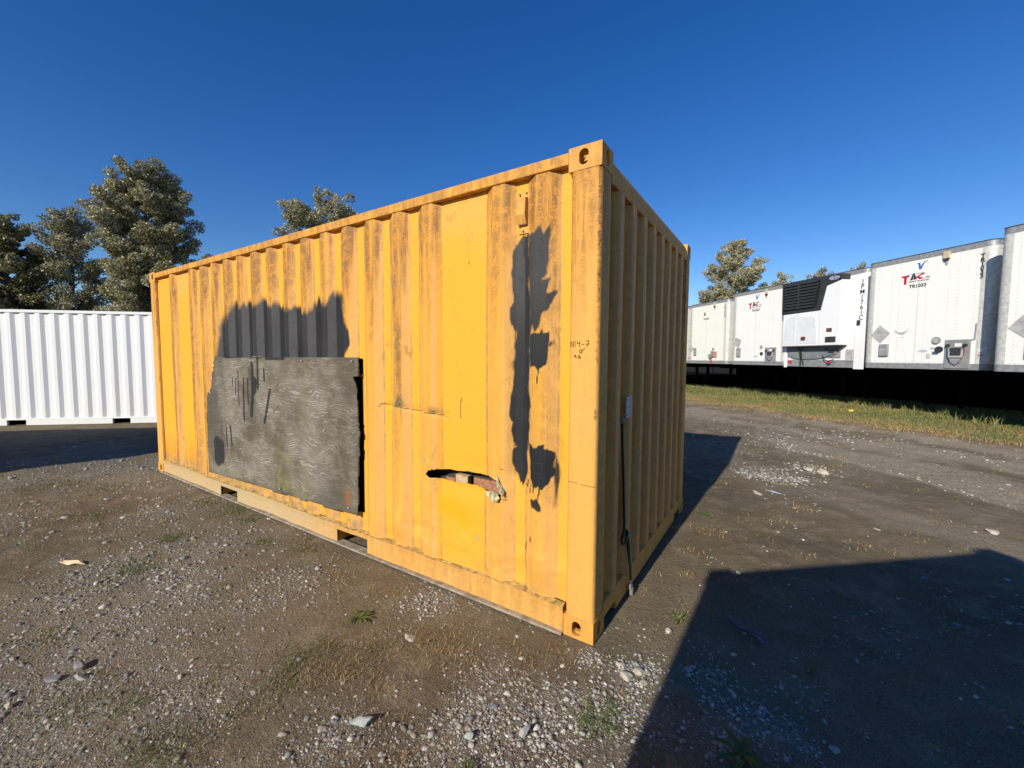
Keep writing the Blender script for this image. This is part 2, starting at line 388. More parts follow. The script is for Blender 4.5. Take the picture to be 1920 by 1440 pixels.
def ground_mat():
    t = NT('gravel_yard_soil')
    nb = t.noise(.5, 5); nm = t.noise(4, 6, .65); nf = t.noise(38, 6, .7); ng = t.noise(160, 4, .7)
    c = t.mix(t.ramp(nb, .35, .65), (0.255, 0.203, 0.130), (0.165, 0.130, 0.085))
    c = t.mix(t.ramp(nm, .45, .68, 0, .7), c, (0.34, 0.28, 0.185))
    g = t.math('MULTIPLY', t.attr('gd'), 1.0)
    c = t.mix(t.math('MULTIPLY', g, t.ramp(nf, .35, .6), clamp=True), c, (0.34, 0.295, 0.225))
    c = t.mix(t.math('MULTIPLY', t.attr('pale'), t.ramp(nf, .35, .55), clamp=True), c, (0.46, 0.385, 0.28))
    v = t.voro(95); vc = t.voro(95, 'F1', 'Color')
    peb = t.math('MULTIPLY', t.ramp(v, .42, .30), t.ramp(t.math('ADD', t.noise(6, 3), t.math('MULTIPLY', g, .35)), .46, .60))
    sepn = t.n('ShaderNodeSeparateColor'); t.l(vc, sepn.inputs[0])
    c = t.mix(t.math('MULTIPLY', peb, t.ramp(sepn.outputs[0], .3, .9)), c, t.mix(sepn.outputs[1], (0.16, 0.145, 0.12), (0.50, 0.44, 0.35)))
    c = t.mix(t.ramp(ng, .48, .68, 0, .65), c, (0.040, 0.029, 0.020)); c = t.mix(t.ramp(nf, .55, .70, 0, .5), c, (0.055, 0.041, 0.029))
    c = t.mix(t.math('MULTIPLY', t.attr('straw'), t.ramp(nf, .35, .6)), c, (0.27, 0.19, 0.085))
    c = t.mix(t.math('MULTIPLY', t.attr('grassy'), .85), c, (0.17, 0.155, 0.075))
    c = t.mix(t.attr('trailer_shade'), c, (0.010, 0.0095, 0.009))  # near-black colour standing in for deep shade under the trailers
    h = t.math('ADD', t.math('MULTIPLY', nf, 1.0), t.math('ADD', t.math('MULTIPLY', ng, .35), t.math('MULTIPLY', peb, .5)))
    return t.fin(c, 1.0, h, .95, .018, 0, .0)
M_ground = ground_mat()
g = npmesh('ground', np.stack([GX, GY, GZ], -1).reshape(-1, 3), F, M_ground, attrs={'gd': gd.ravel(), 'grassy': ga.ravel(), 'straw': gs.ravel(), 'pale': np.clip(pale, 0, 1).ravel(), 'trailer_shade': tshade.ravel()}, smooth=True)
tag(g, 'rutted brown dirt yard strewn with gravel', kind='structure')

# ------------------------------------------------------------------ loose stones (stuff)
PH = (1+5**.5)/2
ICO_V = np.array([(-1, PH, 0), (1, PH, 0), (-1, -PH, 0), (1, -PH, 0), (0, -1, PH), (0, 1, PH), (0, -1, -PH), (0, 1, -PH), (PH, 0, -1), (PH, 0, 1), (-PH, 0, -1), (-PH, 0, 1)], float)/math.sqrt(1+PH*PH)
ICO_F = np.array([(0, 11, 5), (0, 5, 1), (0, 1, 7), (0, 7, 10), (0, 10, 11), (1, 5, 9), (5, 11, 4), (11, 10, 2), (10, 7, 6), (7, 1, 8), (3, 9, 4), (3, 4, 2), (3, 2, 6), (3, 6, 8), (3, 8, 9), (4, 9, 5), (2, 4, 11), (6, 2, 10), (8, 6, 7), (9, 8, 1)])
def stones(name, P, size, tint, mat, label, flat=.6):
    n = len(P)
    # 24 lumpy angular templates
    T = []
    for k in range(24):
        v = ICO_V*(1+rng.uniform(-.32, .28, (12, 1)))
        for _ in range(3):       # knock facets off
            d = rng.normal(size=3); d /= np.linalg.norm(d); h = rng.uniform(.35, .7); s_ = v@d
            v = v-np.outer(np.maximum(s_-h, 0), d)
        T.append(v*rng.uniform(.7, 1.3, 3))
    T = np.array(T); V = T[rng.integers(0, 24, n)]
    a = rng.uniform(0, 2*math.pi, n); ca, sa = np.cos(a), np.sin(a)
    sc = size[:, None]*np.stack([np.ones(n), rng.uniform(.6, 1, n), rng.uniform(.4, .8, n)*flat/.6], -1)
    V = V*sc[:, None, :]
    X = V[..., 0]*ca[:, None]-V[..., 1]*sa[:, None]; Y = V[..., 0]*sa[:, None]+V[..., 1]*ca[:, None]
    V = np.stack([X, Y, V[..., 2]], -1)+P[:, None, :]
    Fs = (ICO_F[None]+(np.arange(n)*12)[:, None, None]).reshape(-1, 3)
    o = npmesh(name, V.reshape(-1, 3), Fs, mat, attrs={'tint': np.repeat(tint, 12)})
    tag(o, label, kind='stuff'); return o
def stone_mat():
    t = NT('gravel_stone')
    a = t.attr('tint'); f = t.noise(90, 4)
    r = t.n('ShaderNodeValToRGB'); e = r.color_ramp.elements
    e[0].position = 0; e[0].color = (.10, .10, .10, 1); e[1].position = 1; e[1].color = (.60, .57, .50, 1)
    for p, c in ((.3, (.20, .20, .195, 1)), (.5, (.27, .28, .28, 1)), (.62, (.33, .285, .215, 1)), (.8, (.42, .41, .37, 1))):
        x = e.new(p); x.color = c
    t.l(a, r.inputs[0])
    c = t.mix(t.ramp(f, .35, .7, 0, .55), r.outputs[0], (.13, .11, .085))
    return t.fin(c, .85, f, .4, .002, 0, .25)
M_stone = stone_mat()
def scatter(n, rmin, rmax, pw):
    a = R(124)+rng.uniform(R(-56), R(56), n)
    r = rmin*(rmax/rmin)**(rng.uniform(0, 1, n)**pw)
    return CAM[0]+np.cos(a)*r, CAM[1]+np.sin(a)*r, r
def make_gravel(N, lo, hi, dens, sink, rmin, rmax, pw, name, label, mx=.045):
    x, y, r = scatter(N, rmin, rmax, pw)
    keep = rng.uniform(0, 1, N) < np.clip(gravel(x, y)*dens, 0, 1)
    keep &= grass_line(x, y) < .6
    keep &= rect_dist(x, y, -12.5-.7*1.2, .33+1.7, 3.1, 1.25, R(44)) > .05
    x, y, r = x[keep], y[keep], r[keep]; n = len(x)
    s = lo*(hi/lo)**(rng.uniform(0, 1, n)**2.4)*np.clip(r/2.4, 1, 2.)
    s = np.minimum(s, mx)
    ti = np.clip(rng.beta(2.0, 1.9, n)*.95+.06+.25*(x > -.5)*rng.uniform(0, 1, n)+.35*np.exp(-(stroke_d(x, y, RIDGE)/.1)**2)+.05*(x+y*.6 > 3), 0, 1)
    stones(name, np.stack([x, y, H(x, y)+s*sink], -1), s, ti, M_stone, label)
make_gravel(190000, .0024, .012, .70, -.10, 1.15, 15, .85, 'gravel', 'small grey and tan gravel chips strewn over the dirt yard')
make_gravel(34000, .006, .021, .36, -.05, 1.15, 12, 1.15, 'coarse_gravel', 'coarser angular stones scattered among the gravel')

px_ = []; 
for bx, by, bs, bn in ((.22, -.07, .05, 130), (.24, -.03, .09, 120), (.12, -.28, .10, 90), (.02, -.48, .12, 110), (-.15, -.72, .13, 120), (.24, -.36, .08, 120), (.02, -.08, .05, 70), (.3, .02, .05, 60), (-.45, -1.0, .15, 120), (.05, -.62, .06, 90), (.55, .1, .10, 120), (.72, 0., .12, 130), (-1.0, -.2, .12, 160), (-1.9, -.6, .2, 160), (.85, 4.4, .25, 260), (.55, 4.5, .18, 200), (1.2, 5.3, .22, 160), (1.7, 8.5, .8, 300)):
    a_ = rng.normal(size=(bn, 2))*bs*.75+np.array([bx, by]); px_.append(np.c_[a_, np.full(bn, .0145 if by < 2 else .026)])
px_ = np.concatenate(px_); sz_ = px_[:, 2]*rng.uniform(.16, 1, len(px_))**1.6
ok_ = rect_dist(px_[:, 0], px_[:, 1], -3.03, 1.22, 3.03, 1.22) > .01; px_, sz_ = px_[ok_], sz_[ok_]
stones('pale_gravel', np.c_[px_[:, 0], px_[:, 1], H(px_[:, 0], px_[:, 1])+sz_*.1], sz_, np.clip(rng.normal(.74, .2, len(px_)), 0, 1), M_stone, 'clusters of pale broken stone on the dirt near the container corner and beyond its shadow')

# ------------------------------------------------------------------ grass (stuff)
def blades(n, x, y, h, w, tint, lean=.5, seg=2, az=None):
    a = rng.uniform(0, 2*math.pi, n) if az is None else az
    z = H(x, y)-.003
    b = rng.uniform(0, 2*math.pi, n)
    le = rng.uniform(.15, 1, n)*lean
    dx, dy = np.cos(a), np.sin(a); wx, wy = np.cos(b)*w, np.sin(b)*w
    V = np.zeros((n, 5, 3))
    V[:, 0] = np.stack([x-wx, y-wy, z], -1); V[:, 1] = np.stack([x+wx, y+wy, z], -1)
    mxx = x+dx*h*le*.35; myy = y+dy*h*le*.35; mz = z+h*.6
    V[:, 2] = np.stack([mxx+wx*.8, myy+wy*.8, mz], -1); V[:, 3] = np.stack([mxx-wx*.8, myy-wy*.8, mz], -1)
    V[:, 4] = np.stack([x+dx*h*le, y+dy*h*le, z+h*np.sqrt(np.maximum(.05, 1-.6*le**2))], -1)
    base = (np.arange(n)*5)[:, None]
    F1 = base+np.array([0, 1, 2]); F2 = base+np.array([0, 2, 3]); F3 = base+np.array([3, 2, 4])
    return V.reshape(-1, 3), np.concatenate([F1, F2, F3]), np.repeat(tint, 5)
def grass_mat():
    t = NT('grass_blade')
    r = t.n('ShaderNodeValToRGB'); e = r.color_ramp.elements
    e[0].position = 0; e[0].color = (.085, .135, .035, 1); e[1].position = 1; e[1].color = (.55, .41, .21, 1)
    for p, c in ((.3, (.15, .19, .055, 1)), (.5, (.25, .26, .10, 1)), (.65, (.36, .29, .11, 1)), (.82, (.42, .21, .09, 1))):
        x = e.new(p); x.color = c
    t.l(t.attr('tint'), r.inputs[0])
    m = t.fin(r.outputs[0], .6, spec=.3)
    tr = t.n('ShaderNodeBsdfTranslucent'); t.l(r.outputs[0], tr.inputs[0])
    mx = t.n('ShaderNodeMixShader'); mx.inputs[0].default_value = .25
    t.l(t.b.outputs[0], mx.inputs[1]); t.l(tr.outputs[0], mx.inputs[2])
    t.l(mx.outputs[0], t.t.nodes['Material Output'].inputs[0]); return m
M_grass = grass_mat()
# verge by the trailers
N = 210000
u = rng.uniform(-9, 16, N); v = rng.uniform(-.9, 7.2, N)
x = -1.98+u*.775+v*.632; y = 14.49-u*.632+v*.775
gn = fbm(x*1.1, y*1.1, 3, 3)
keep = (rng.uniform(0, 1, N) < sstep(-.25, .5, v+(gn-.5)*1.6)*.95+.05) & (v < 6.8)
x, y, v, gn = x[keep], y[keep], v[keep], gn[keep]; n = len(x)
ti = np.clip(rng.normal(.54, .15, n)+.35*sstep(.9, -.3, v+(gn-.5)*1.6)+.25*(fbm(x*.7, y*.7, 91, 3)-.5)*2, 0, 1)
hh = rng.uniform(.035, .09, n)*(.7+.5*sstep(1, 4, v))
Vg, Fg, Tg = blades(n, x, y, hh, .006, ti, .9)
# taller weeds towards the back
nw = 5200; u = rng.uniform(-9, 14, 420); v = rng.uniform(2.4, 4.6, 420)
wx = -1.98+u*.775+v*.632; wy = 14.49-u*.632+v*.775
k = rng.integers(0, 420, nw); x = wx[k]+rng.normal(0, .05, nw); y = wy[k]+rng.normal(0, .05, nw)
Vw, Fw, Tw = blades(nw, x, y, rng.uniform(.10, .30, nw), .009, np.clip(rng.normal(.42, .18, nw), 0, 1), .8)
o = npmesh('grass_verge', np.concatenate([Vg, Vw]), np.concatenate([Fg, Fw+len(Vg)]), M_grass, attrs={'tint': np.concatenate([Tg, Tw])})
tag(o, 'strip of green and straw coloured grass in front of the white trailers', kind='stuff')
# thin tufts over the yard
TUFT = [(-2.99, -1.1, .10, .2, 200), (-3.34, -.76, .08, .25, 120), (-3.65, -.08, .14, .2, 260), (-3.3, -.15, .07, .25, 100), (-1.12, -.83, .07, .25, 110), (-.93, -.68, .09, .55, 160), (-1.17, -.98, .08, .3, 140), (-1.06, -1.06, .07, .3, 140), (-1.0, -.98, .08, .7, 100),
        (-1.06, -1.21, .08, .45, 120), (-1.13, -1.47, .10, .35, 220), (-1.21, -1.55, .09, .3, 180), (-.61, -.41, .10, .8, 130), (-.72, -.50, .08, .7, 140), (-.5, -.45, .08, .8, 90), (.2, 2.4, .06, .2, 80), (.35, 1.97, .08, .85, 100),
        (.99, 3.11, .08, .8, 50), (.87, .65, .05, .4, 40), (1.2, .75, .05, .3, 40), (.59, .11, .06, .3, 50), (-.72, -.85, .10, .75, 120), (-.95, -.86, .07, .8, 80), (-1.4, -1.25, .08, .5, 100), (-2.2, -.9, .07, .4, 70), (-1.7, -.35, .09, .75, 80), (-2.3, -.2, .09, .5, 90), (-2.7, -.35, .06, .3, 70),
        (-1.55, -1.5, .08, .4, 150), (-1.75, -1.65, .10, .4, 180), (-2.5, -1.6, .07, .5, 80), (-4.6, -1.0, .12, .4, 120), (-5.5, -.6, .16, .4, 150), (-6.3, -.9, .2, .35, 200), (-4.2, -.2, .1, .5, 90), (-.35, -1.0, .06, .8, 50), (-.1, -.15, .07, .85, 60), (.33, .55, .05, .8, 40), (.3, 1.1, .07, .85, 50), (.25, 1.45, .06, .85, 40), (-.25, -.3, .06, .8, 50), (.9, .1, .06, .4, 50)]
X = []; Y = []; T = []; Hh = []
for tx, ty, tr_, tt, tn in TUFT:
    nn = int(tn*1.3); X.append(rng.normal(tx, tr_*.9, nn)); Y.append(rng.normal(ty, tr_*.8, nn)); T.append(np.clip(rng.normal(tt, .18, nn), 0, 1)); Hh.append(rng.uniform(.010, .036, nn))
for k in range(520):
    a = rng.uniform(0, 1); xx, yy, r_ = scatter(1, 1.3, 9, 1); nn = int(rng.integers(5, 26)); tt = rng.uniform(.3, .95)
    X.append(rng.normal(xx[0], .025*r_[0]**.5, nn)); Y.append(rng.normal(yy[0], .025*r_[0]**.5, nn)); T.append(np.clip(rng.normal(tt, .15, nn), 0, 1)); Hh.append(rng.uniform(.010, .035, nn))
x = np.concatenate(X); y = np.concatenate(Y); tt = np.concatenate(T); hh = np.concatenate(Hh)
k = (rect_dist(x, y, -3.03, 1.22, 3.05, 1.25) > .01); x, y, tt, hh = x[k], y[k], tt[k], hh[k]
rr_ = np.hypot(x-CAM[0], y-CAM[1])
Vg, Fg, Tg = blades(len(x), x, y, hh, .0014*np.clip(rr_/2, 1, 3), tt, 1.3)
o = npmesh('grass_tufts', Vg, Fg, M_grass, attrs={'tint': Tg})
tag(o, 'sparse dry and green grass tufts growing in the dirt yard', kind='stuff')

# ------------------------------------------------------------------ weeds, rocks, litter (things)
def leaf_plant(name, loc, nl, L, wd, tint, label, seed, up_=.5, cat='weed'):
    r = random.Random(seed); root = empty(name, (loc[0], loc[1], float(H(loc[0], loc[1]))))
    tag(root, label, cat)
    for k in range(nl):
        a = 2*math.pi*k/nl+r.uniform(-.3, .3); l = L*r.uniform(.6, 1.1); w = wd*r.uniform(.7, 1.1); el = up_*r.uniform(.4, 1.4)
        V = []; Fc = []; ns = 7
        for i in range(ns+1):
            t = i/ns; rad = l*t*(1-.15*t); z = l*(el*t-.9*el*t*t*.9)+.004
            ww = w*math.sin(math.pi*min(1, t*.93+.07))**.8*.5+.0006
            cx, cy = math.cos(a)*rad, math.sin(a)*rad; px, py = -math.sin(a)*ww, math.cos(a)*ww
            V += [(cx-px, cy-py, z+ww*.5), (cx, cy, z), (cx+px, cy+py, z+ww*.5)]
        for i in range(ns):
            b = i*3; Fc += [(b, b+1, b+4, b+3), (b+1, b+2, b+5, b+4)]
        npmesh('leaf', V, Fc, M_grass, root, {'tint': [tint+r.uniform(-.06, .06)]*len(V)}, True)
    st = MB(); st.tube([(0, 0, -.01), (0, 0, .012)], .004, 6); st.build('stem', M_weedstem, root)
    return root
M_weedstem = simple('weed_stem', (.12, .16, .06), .7)
leaf_plant('broadleaf_weed', (-1.19, -.56), 13, .105, .016, .26, 'long leaved grey green weed in front of the plywood sheet side, on sunlit dirt', 1)
leaf_plant('broadleaf_weed', (.33, .49), 7, .085, .018, .33, 'small sunlit weed beside the shadow edge, right of the cord plug', 2, .9)
leaf_plant('broadleaf_weed', (.70, -.27), 12, .13, .028, .05, 'dark green broad weed in the foreground shade at the bottom of the photo', 3, .6)
leaf_plant('broadleaf_weed', (.95, .45), 5, .05, .013, .2, 'tiny pale leaf weed growing in the wide foreground shade', 4, .5)
def bushy(name, loc, rad, n, label, seed):
    r = np.random.default_rng(seed); root = empty(name, (loc[0], loc[1], float(H(loc[0], loc[1])))); tag(root, label, 'weed')
    V = []; Fc = []; ti = []
    st = MB()
    for k in range(26):
        a = r.uniform(0, 6.28); l = rad*r.uniform(.5, 1.1); pts = [(0, 0, 0), (math.cos(a)*l*.5, math.sin(a)*l*.5, .018), (math.cos(a)*l, math.sin(a)*l, .012+.02*r.uniform())]
        st.tube(pts, .0008, 4)
        for j in range(n//26):
            t = r.uniform(.25, 1); c = np.array([math.cos(a)*l*t, math.sin(a)*l*t, .016])+r.normal(0, .006, 3)
            d = r.normal(size=3); d /= np.linalg.norm(d); e = np.cross(d, [0, 0, 1.]); e /= np.linalg.norm(e)+1e-6; s_ = r.uniform(.003, .006)
            b = len(V); V += [c-d*s_, c+e*s_*.5, c+d*s_, c-e*s_*.5]; Fc.append((b, b+1, b+2, b+3)); ti += [r.uniform(.1, .6)]*4
    npmesh('foliage', V, Fc, M_grass, root, {'tint': ti}); st.build('stem', M_weedstem, root)
bushy('creeping_weed', (.17, -.42), .13, 900, 'low creeping green weed among pale stones near the near container corner', 5)
bushy('creeping_weed', (-.12, -.93), .06, 260, 'very small creeping weed at the bottom edge between grey pebbles', 6)

def rock(name, loc, dims, rz, seed, mat, label, sink=.25, cat='rock'):
    r = np.random.default_rng(seed)
    import bmesh
    bm = bmesh.new(); bmesh.ops.create_icosphere(bm, subdivisions=3, radius=1)
    V = np.array([v.co[:] for v in bm.verts])
    for _ in range(13):
        d = r.normal(size=3); d /= np.linalg.norm(d); h = r.uniform(.32, .72); s_ = V@d
        V = V-np.outer(np.maximum(s_-h, 0)*.95, d)
    n_ = fbm(V[:, 0]*3+seed, V[:, 1]*3+V[:, 2]*2.3, seed, 4)-.5
    V = V*(1+n_[:, None]*.22)*np.array(dims)*.5/.75
    for v, c in zip(bm.verts, V): v.co = c
    me = bpy.data.meshes.new(name); bm.to_mesh(me); bm.free(); me.materials.append(mat)
    o = bpy.data.objects.new(name, me); COL.objects.link(o)
    o.location = (loc[0], loc[1], float(H(*loc))+dims[2]*(.5-sink)); o.rotation_euler = (r.uniform(-.15, .15), r.uniform(-.15, .15), rz)
    tag(o, label, cat); return o
def rock_mat(name, c1, c2):
    t = NT(name); f = t.noise(12, 6, .65); f2 = t.noise(70, 5, .7)
    c = t.mix(t.ramp(f, .35, .65), c1, c2); c = t.mix(t.ramp(f2, .5, .75, 0, .6), c, tuple(x*.35 for x in c1))
    return t.fin(c, .85, t.math('ADD', f, t.math('MULTIPLY', f2, .4)), .6, .006, 0, .25)
MR_g = rock_mat('green_grey_rock', (.26, .29, .26), (.42, .44, .40)); MR_w = rock_mat('pale_limestone', (.36, .32, .26), (.54, .48, .39))
MR_d = rock_mat('dark_grey_rock', (.16, .15, .15), (.27, .25, .24)); MR_m = rock_mat('mid_grey_rock', (.30, .30, .29), (.42, .41, .38))
rock('rock', (-.62, -1.0), (.12, .068, .045), R(28), 11, MR_g, 'largest greenish grey slab of rock on the foreground dirt, left of centre')
rock('rock', (-2.02, -1.56), (.06, .06, .05), 0, 12, MR_d, 'rounded mauve grey rock at far left casting a long shadow')
rock('rock', (-1.93, -1.58), (.07, .045, .04), R(30), 13, MR_g, 'flat greenish stone in front of the rounded mauve rock')
rock('rock', (-2.03, -1.65), (.07, .03, .03), R(35), 14, MR_d, 'slate grey sliver stone left of the rounded mauve rock')
rock('chalky_lump', (-.83, -.51), (.085, .06, .012), R(10), 15, MR_w, 'flat crumbly chalk white lump in the dry tufts before the container', .4, 'rubble')
rock('rock', (.245, -.045), (.065, .05, .042), R(70), 16, MR_w, 'biggest pale rock of the heap by the near container corner')
rock('rock', (.215, -.125), (.062, .048, .035), R(-20), 17, MR_w, 'pale rock leaning at the front of the heap near the shadow edge')
rock('rock', (.17, -.06), (.045, .035, .03), R(10), 18, MR_w, 'left pale cobble of the heap near the shadow edge')
rock('rock', (.285, -.115), (.04, .035, .028), R(40), 19, MR_w, 'small pale cobble at the right of the heap near the shadow edge')
rock('rock', (-.035, -.665), (.06, .035, .045), R(60), 20, MR_m, 'upright grey wedge stone in the foreground gravel patch')
rock('rock', (-.21, -.80), (.045, .04, .03), R(0), 21, MR_g, 'blue grey rounded stone in the foreground gravel, left of the wedge stone')
rock('rock', (1.30, 5.02), (.11, .10, .085), R(0), 22, MR_w, 'round pale rock lying on the yard beyond the container shadow')
rock('rock', (1.15, 5.10), (.14, .07, .06), R(-25), 23, MR_w, 'long pale rock touching the round pale rock beyond the shadow')
rock('rock', (2.36, 3.35), (.085, .075, .06), R(20), 24, MR_w, 'lone pale angular rock above the foreground shade at far right')
rock('rock', (.31, .35), (.035, .032, .03), R(0), 25, MR_w, 'small round white pebble at the shadow edge by the little weed')
rock('rock', (.62, 3.47), (.14, .05, .03), R(-30), 26, MR_w, 'flat white stone chip beside the white paper scrap')
rock('rock', (-1.96, -1.80), (.06, .035, .03), R(20), 27, MR_w, 'pale chip at the left border of the foreground gravel')
rock('rock', (-.72, -1.12), (.035, .025, .025), R(60), 28, MR_w, 'small whitish stone just below the greenish slab rock')
rock('rock', (1.0, -.03), (.045, .035, .022), R(60), 29, MR_m, 'grey stone within the gravel of the foreground shade')
rock('rock', (1.53, 2.85), (.05, .03, .02), R(10), 30, MR_w, 'tiny white pebble alone on smooth dark soil right of the container')
# wood splinter, paper, cloth strip, yellow scrap
def litter(name, pts, mat, label, cat, loc, th=.004, rz=0, curl=.01):
    mb = MB(); n = len(pts)
    V = [(p[0], p[1], curl*math.sin(p[0]*37+p[1]*21)+curl) for p in pts]+[(p[0], p[1], curl*math.sin(p[0]*37+p[1]*21)+curl+th) for p in pts]
    mb.add(V, [tuple(range(n))[::-1], tuple(range(n, 2*n))]+[(i, (i+1) % n, n+(i+1) % n, n+i) for i in range(n)])
    o = mb.build(name, mat); o.location = (loc[0], loc[1], float(H(*loc))+.002); o.rotation_euler = (0, 0, rz); tag(o, label, cat)
litter('wood_splinter', [(-.09, -.012), (-.02, -.016), (.05, -.010), (.09, .0), (.10, .008), (.03, .016), (-.03, .010), (-.09, .004)], simple('pale_wood', (.72, .6, .36), .8), 'pale broken wood splinter lying on brown dirt at left', 'wood scrap', (-3.45, -1.32), .008, R(25))
litter('paper_scrap', [(-.07, -.03), (.05, -.04), (.08, .03), (-.05, .05)], simple('white_paper', (.75, .80, .88), .8), 'bluish white paper scrap on the dirt right of the container', 'litter', (.76, 3.62), .002, R(-40))
litter('yellow_scrap', [(-.06, -.04), (.03, -.07), (.07, .02), (.02, .08), (-.05, .05)], M_yell, 'small bright yellow plastic scrap at the edge of the grass verge', 'litter', (2.48, 13.4), .05, 0)
litter('cloth_strip', [(-.10, -.012), (-.03, -.02), (.04, -.008), (.11, -.02), (.12, .006), (.04, .018), (-.03, .006), (-.10, .014)], simple('faded_blue_cloth', (.14, .16, .22), .9), 'faded blue grey rag strip lying in the foreground shade', 'litter', (.66, .60), .004, R(-35))

# ------------------------------------------------------------------ generic container builder
CL, CW, CH = 6.058, 2.438, 2.591
def casting(parent, mat, sx_, sy_, sz_, pos):
    """corner casting with its three slots; outer corner at pos, body growing towards (-sx,-sy,-sz)"""
    LX, LY, LZ = .178, .162, .118; th = .028
    mb = MB()
    def ring_oval(c, hw, hh, n=24):
        pts = []
        rr2 = min(hw, hh)
        for k in range(n):
            a = 2*math.pi*(k+.5)/n; ca, sa = math.cos(a), math.sin(a)
            x = rr2*ca+(hw-rr2)*(1 if ca > 0 else -1); z = rr2*sa+(hh-rr2)*(1 if sa > 0 else -1); pts.append((c[0]+x, c[1]+z))
        return pts
    def ring_rect(a0, a1, b0, b1, c, n=24):
        pts = []
        for k in range(n):
            a = 2*math.pi*(k+.5)/n; ca, sa = math.cos(a), math.sin(a)
            tx = ((a1-c[0]) if ca > 0 else (c[0]-a0))/max(abs(ca), 1e-6); tz = ((b1-c[1]) if sa > 0 else (c[1]-b0))/max(abs(sa), 1e-6)
            t = min(tx, tz); pts.append([c[0]+ca*t, c[1]+sa*t])
        for cx, cz in ((a0, b0), (a0, b1), (a1, b0), (a1, b1)):
            k = min(range(n), key=lambda i: (pts[i][0]-cx)**2+(pts[i][1]-cz)**2); pts[k] = [cx, cz]
        return pts
    # u: distance from the outer side face etc.  local coords: x,y,z distances inward (0 = outer)
    def face(fn, A, B, c, hw, hh):
        o1 = ring_rect(0, A, 0, B, c); h1 = ring_oval(c, hw, hh); i1 = ring_rect(th, A-th*.6, th, B-th*.6, c); n = len(o1)
        V = [fn(p[0], p[1], 0) for p in o1]+[fn(p[0], p[1], 0) for p in h1]+[fn(p[0], p[1], th) for p in h1]+[fn(p[0], p[1], th) for p in i1]
        Fc = []
        for r_ in range(3):
            for k in range(n): Fc.append((r_*n+k, r_*n+(k+1) % n, (r_+1)*n+(k+1) % n, (r_+1)*n+k))
        mb.add(V, Fc)
    def W_(x, y, z): return (pos[0]-sx_*x, pos[1]-sy_*y, pos[2]-sz_*z)
    face(lambda a, b, d: W_(a, d, b), LX, LZ, (.096, .056), .0255, .0395)     # on the long side
    face(lambda a, b, d: W_(d, a, b), LY, LZ, (.085, .056), .0255, .0395)     # on the end
    face(lambda a, b, d: W_(a, b, d), LX, LY, (.089, .081), .050, .031)       # top or bottom
    def q(ps): mb.add([W_(*p) for p in ps], [(0, 1, 2, 3)])
    q([(LX, 0, 0), (LX, LY, 0), (LX, LY, LZ), (LX, 0, LZ)]); q([(0, LY, 0), (LX, LY, 0), (LX, LY, LZ), (0, LY, LZ)]); q([(0, 0, LZ), (LX, 0, LZ), (LX, LY, LZ), (0, LY, LZ)])
    i_ = .6*th
    q([(LX-i_, th, th), (LX-i_, LY-i_, th), (LX-i_, LY-i_, LZ-i_), (LX-i_, th, LZ-i_)]); q([(th, LY-i_, th), (LX-i_, LY-i_, th), (LX-i_, LY-i_, LZ-i_), (th, LY-i_, LZ-i_)]); q([(th, th, LZ-i_), (LX-i_, th, LZ-i_), (LX-i_, LY-i_, LZ-i_), (th, LY-i_, LZ-i_)])
    o = mb.build('corner_casting', mat, parent, bevel=.004)
    return o
def crest_profile(L0, L1, starts, cw, sl, depth):
    """(s, inset) polyline; inset 0 on crests, depth in troughs"""
    P = [(L0, depth)]
    for s in starts: P += [(s-sl, depth), (s, 0), (s+cw, 0), (s+cw+sl, depth)]
    P.append((L1, depth)); return P
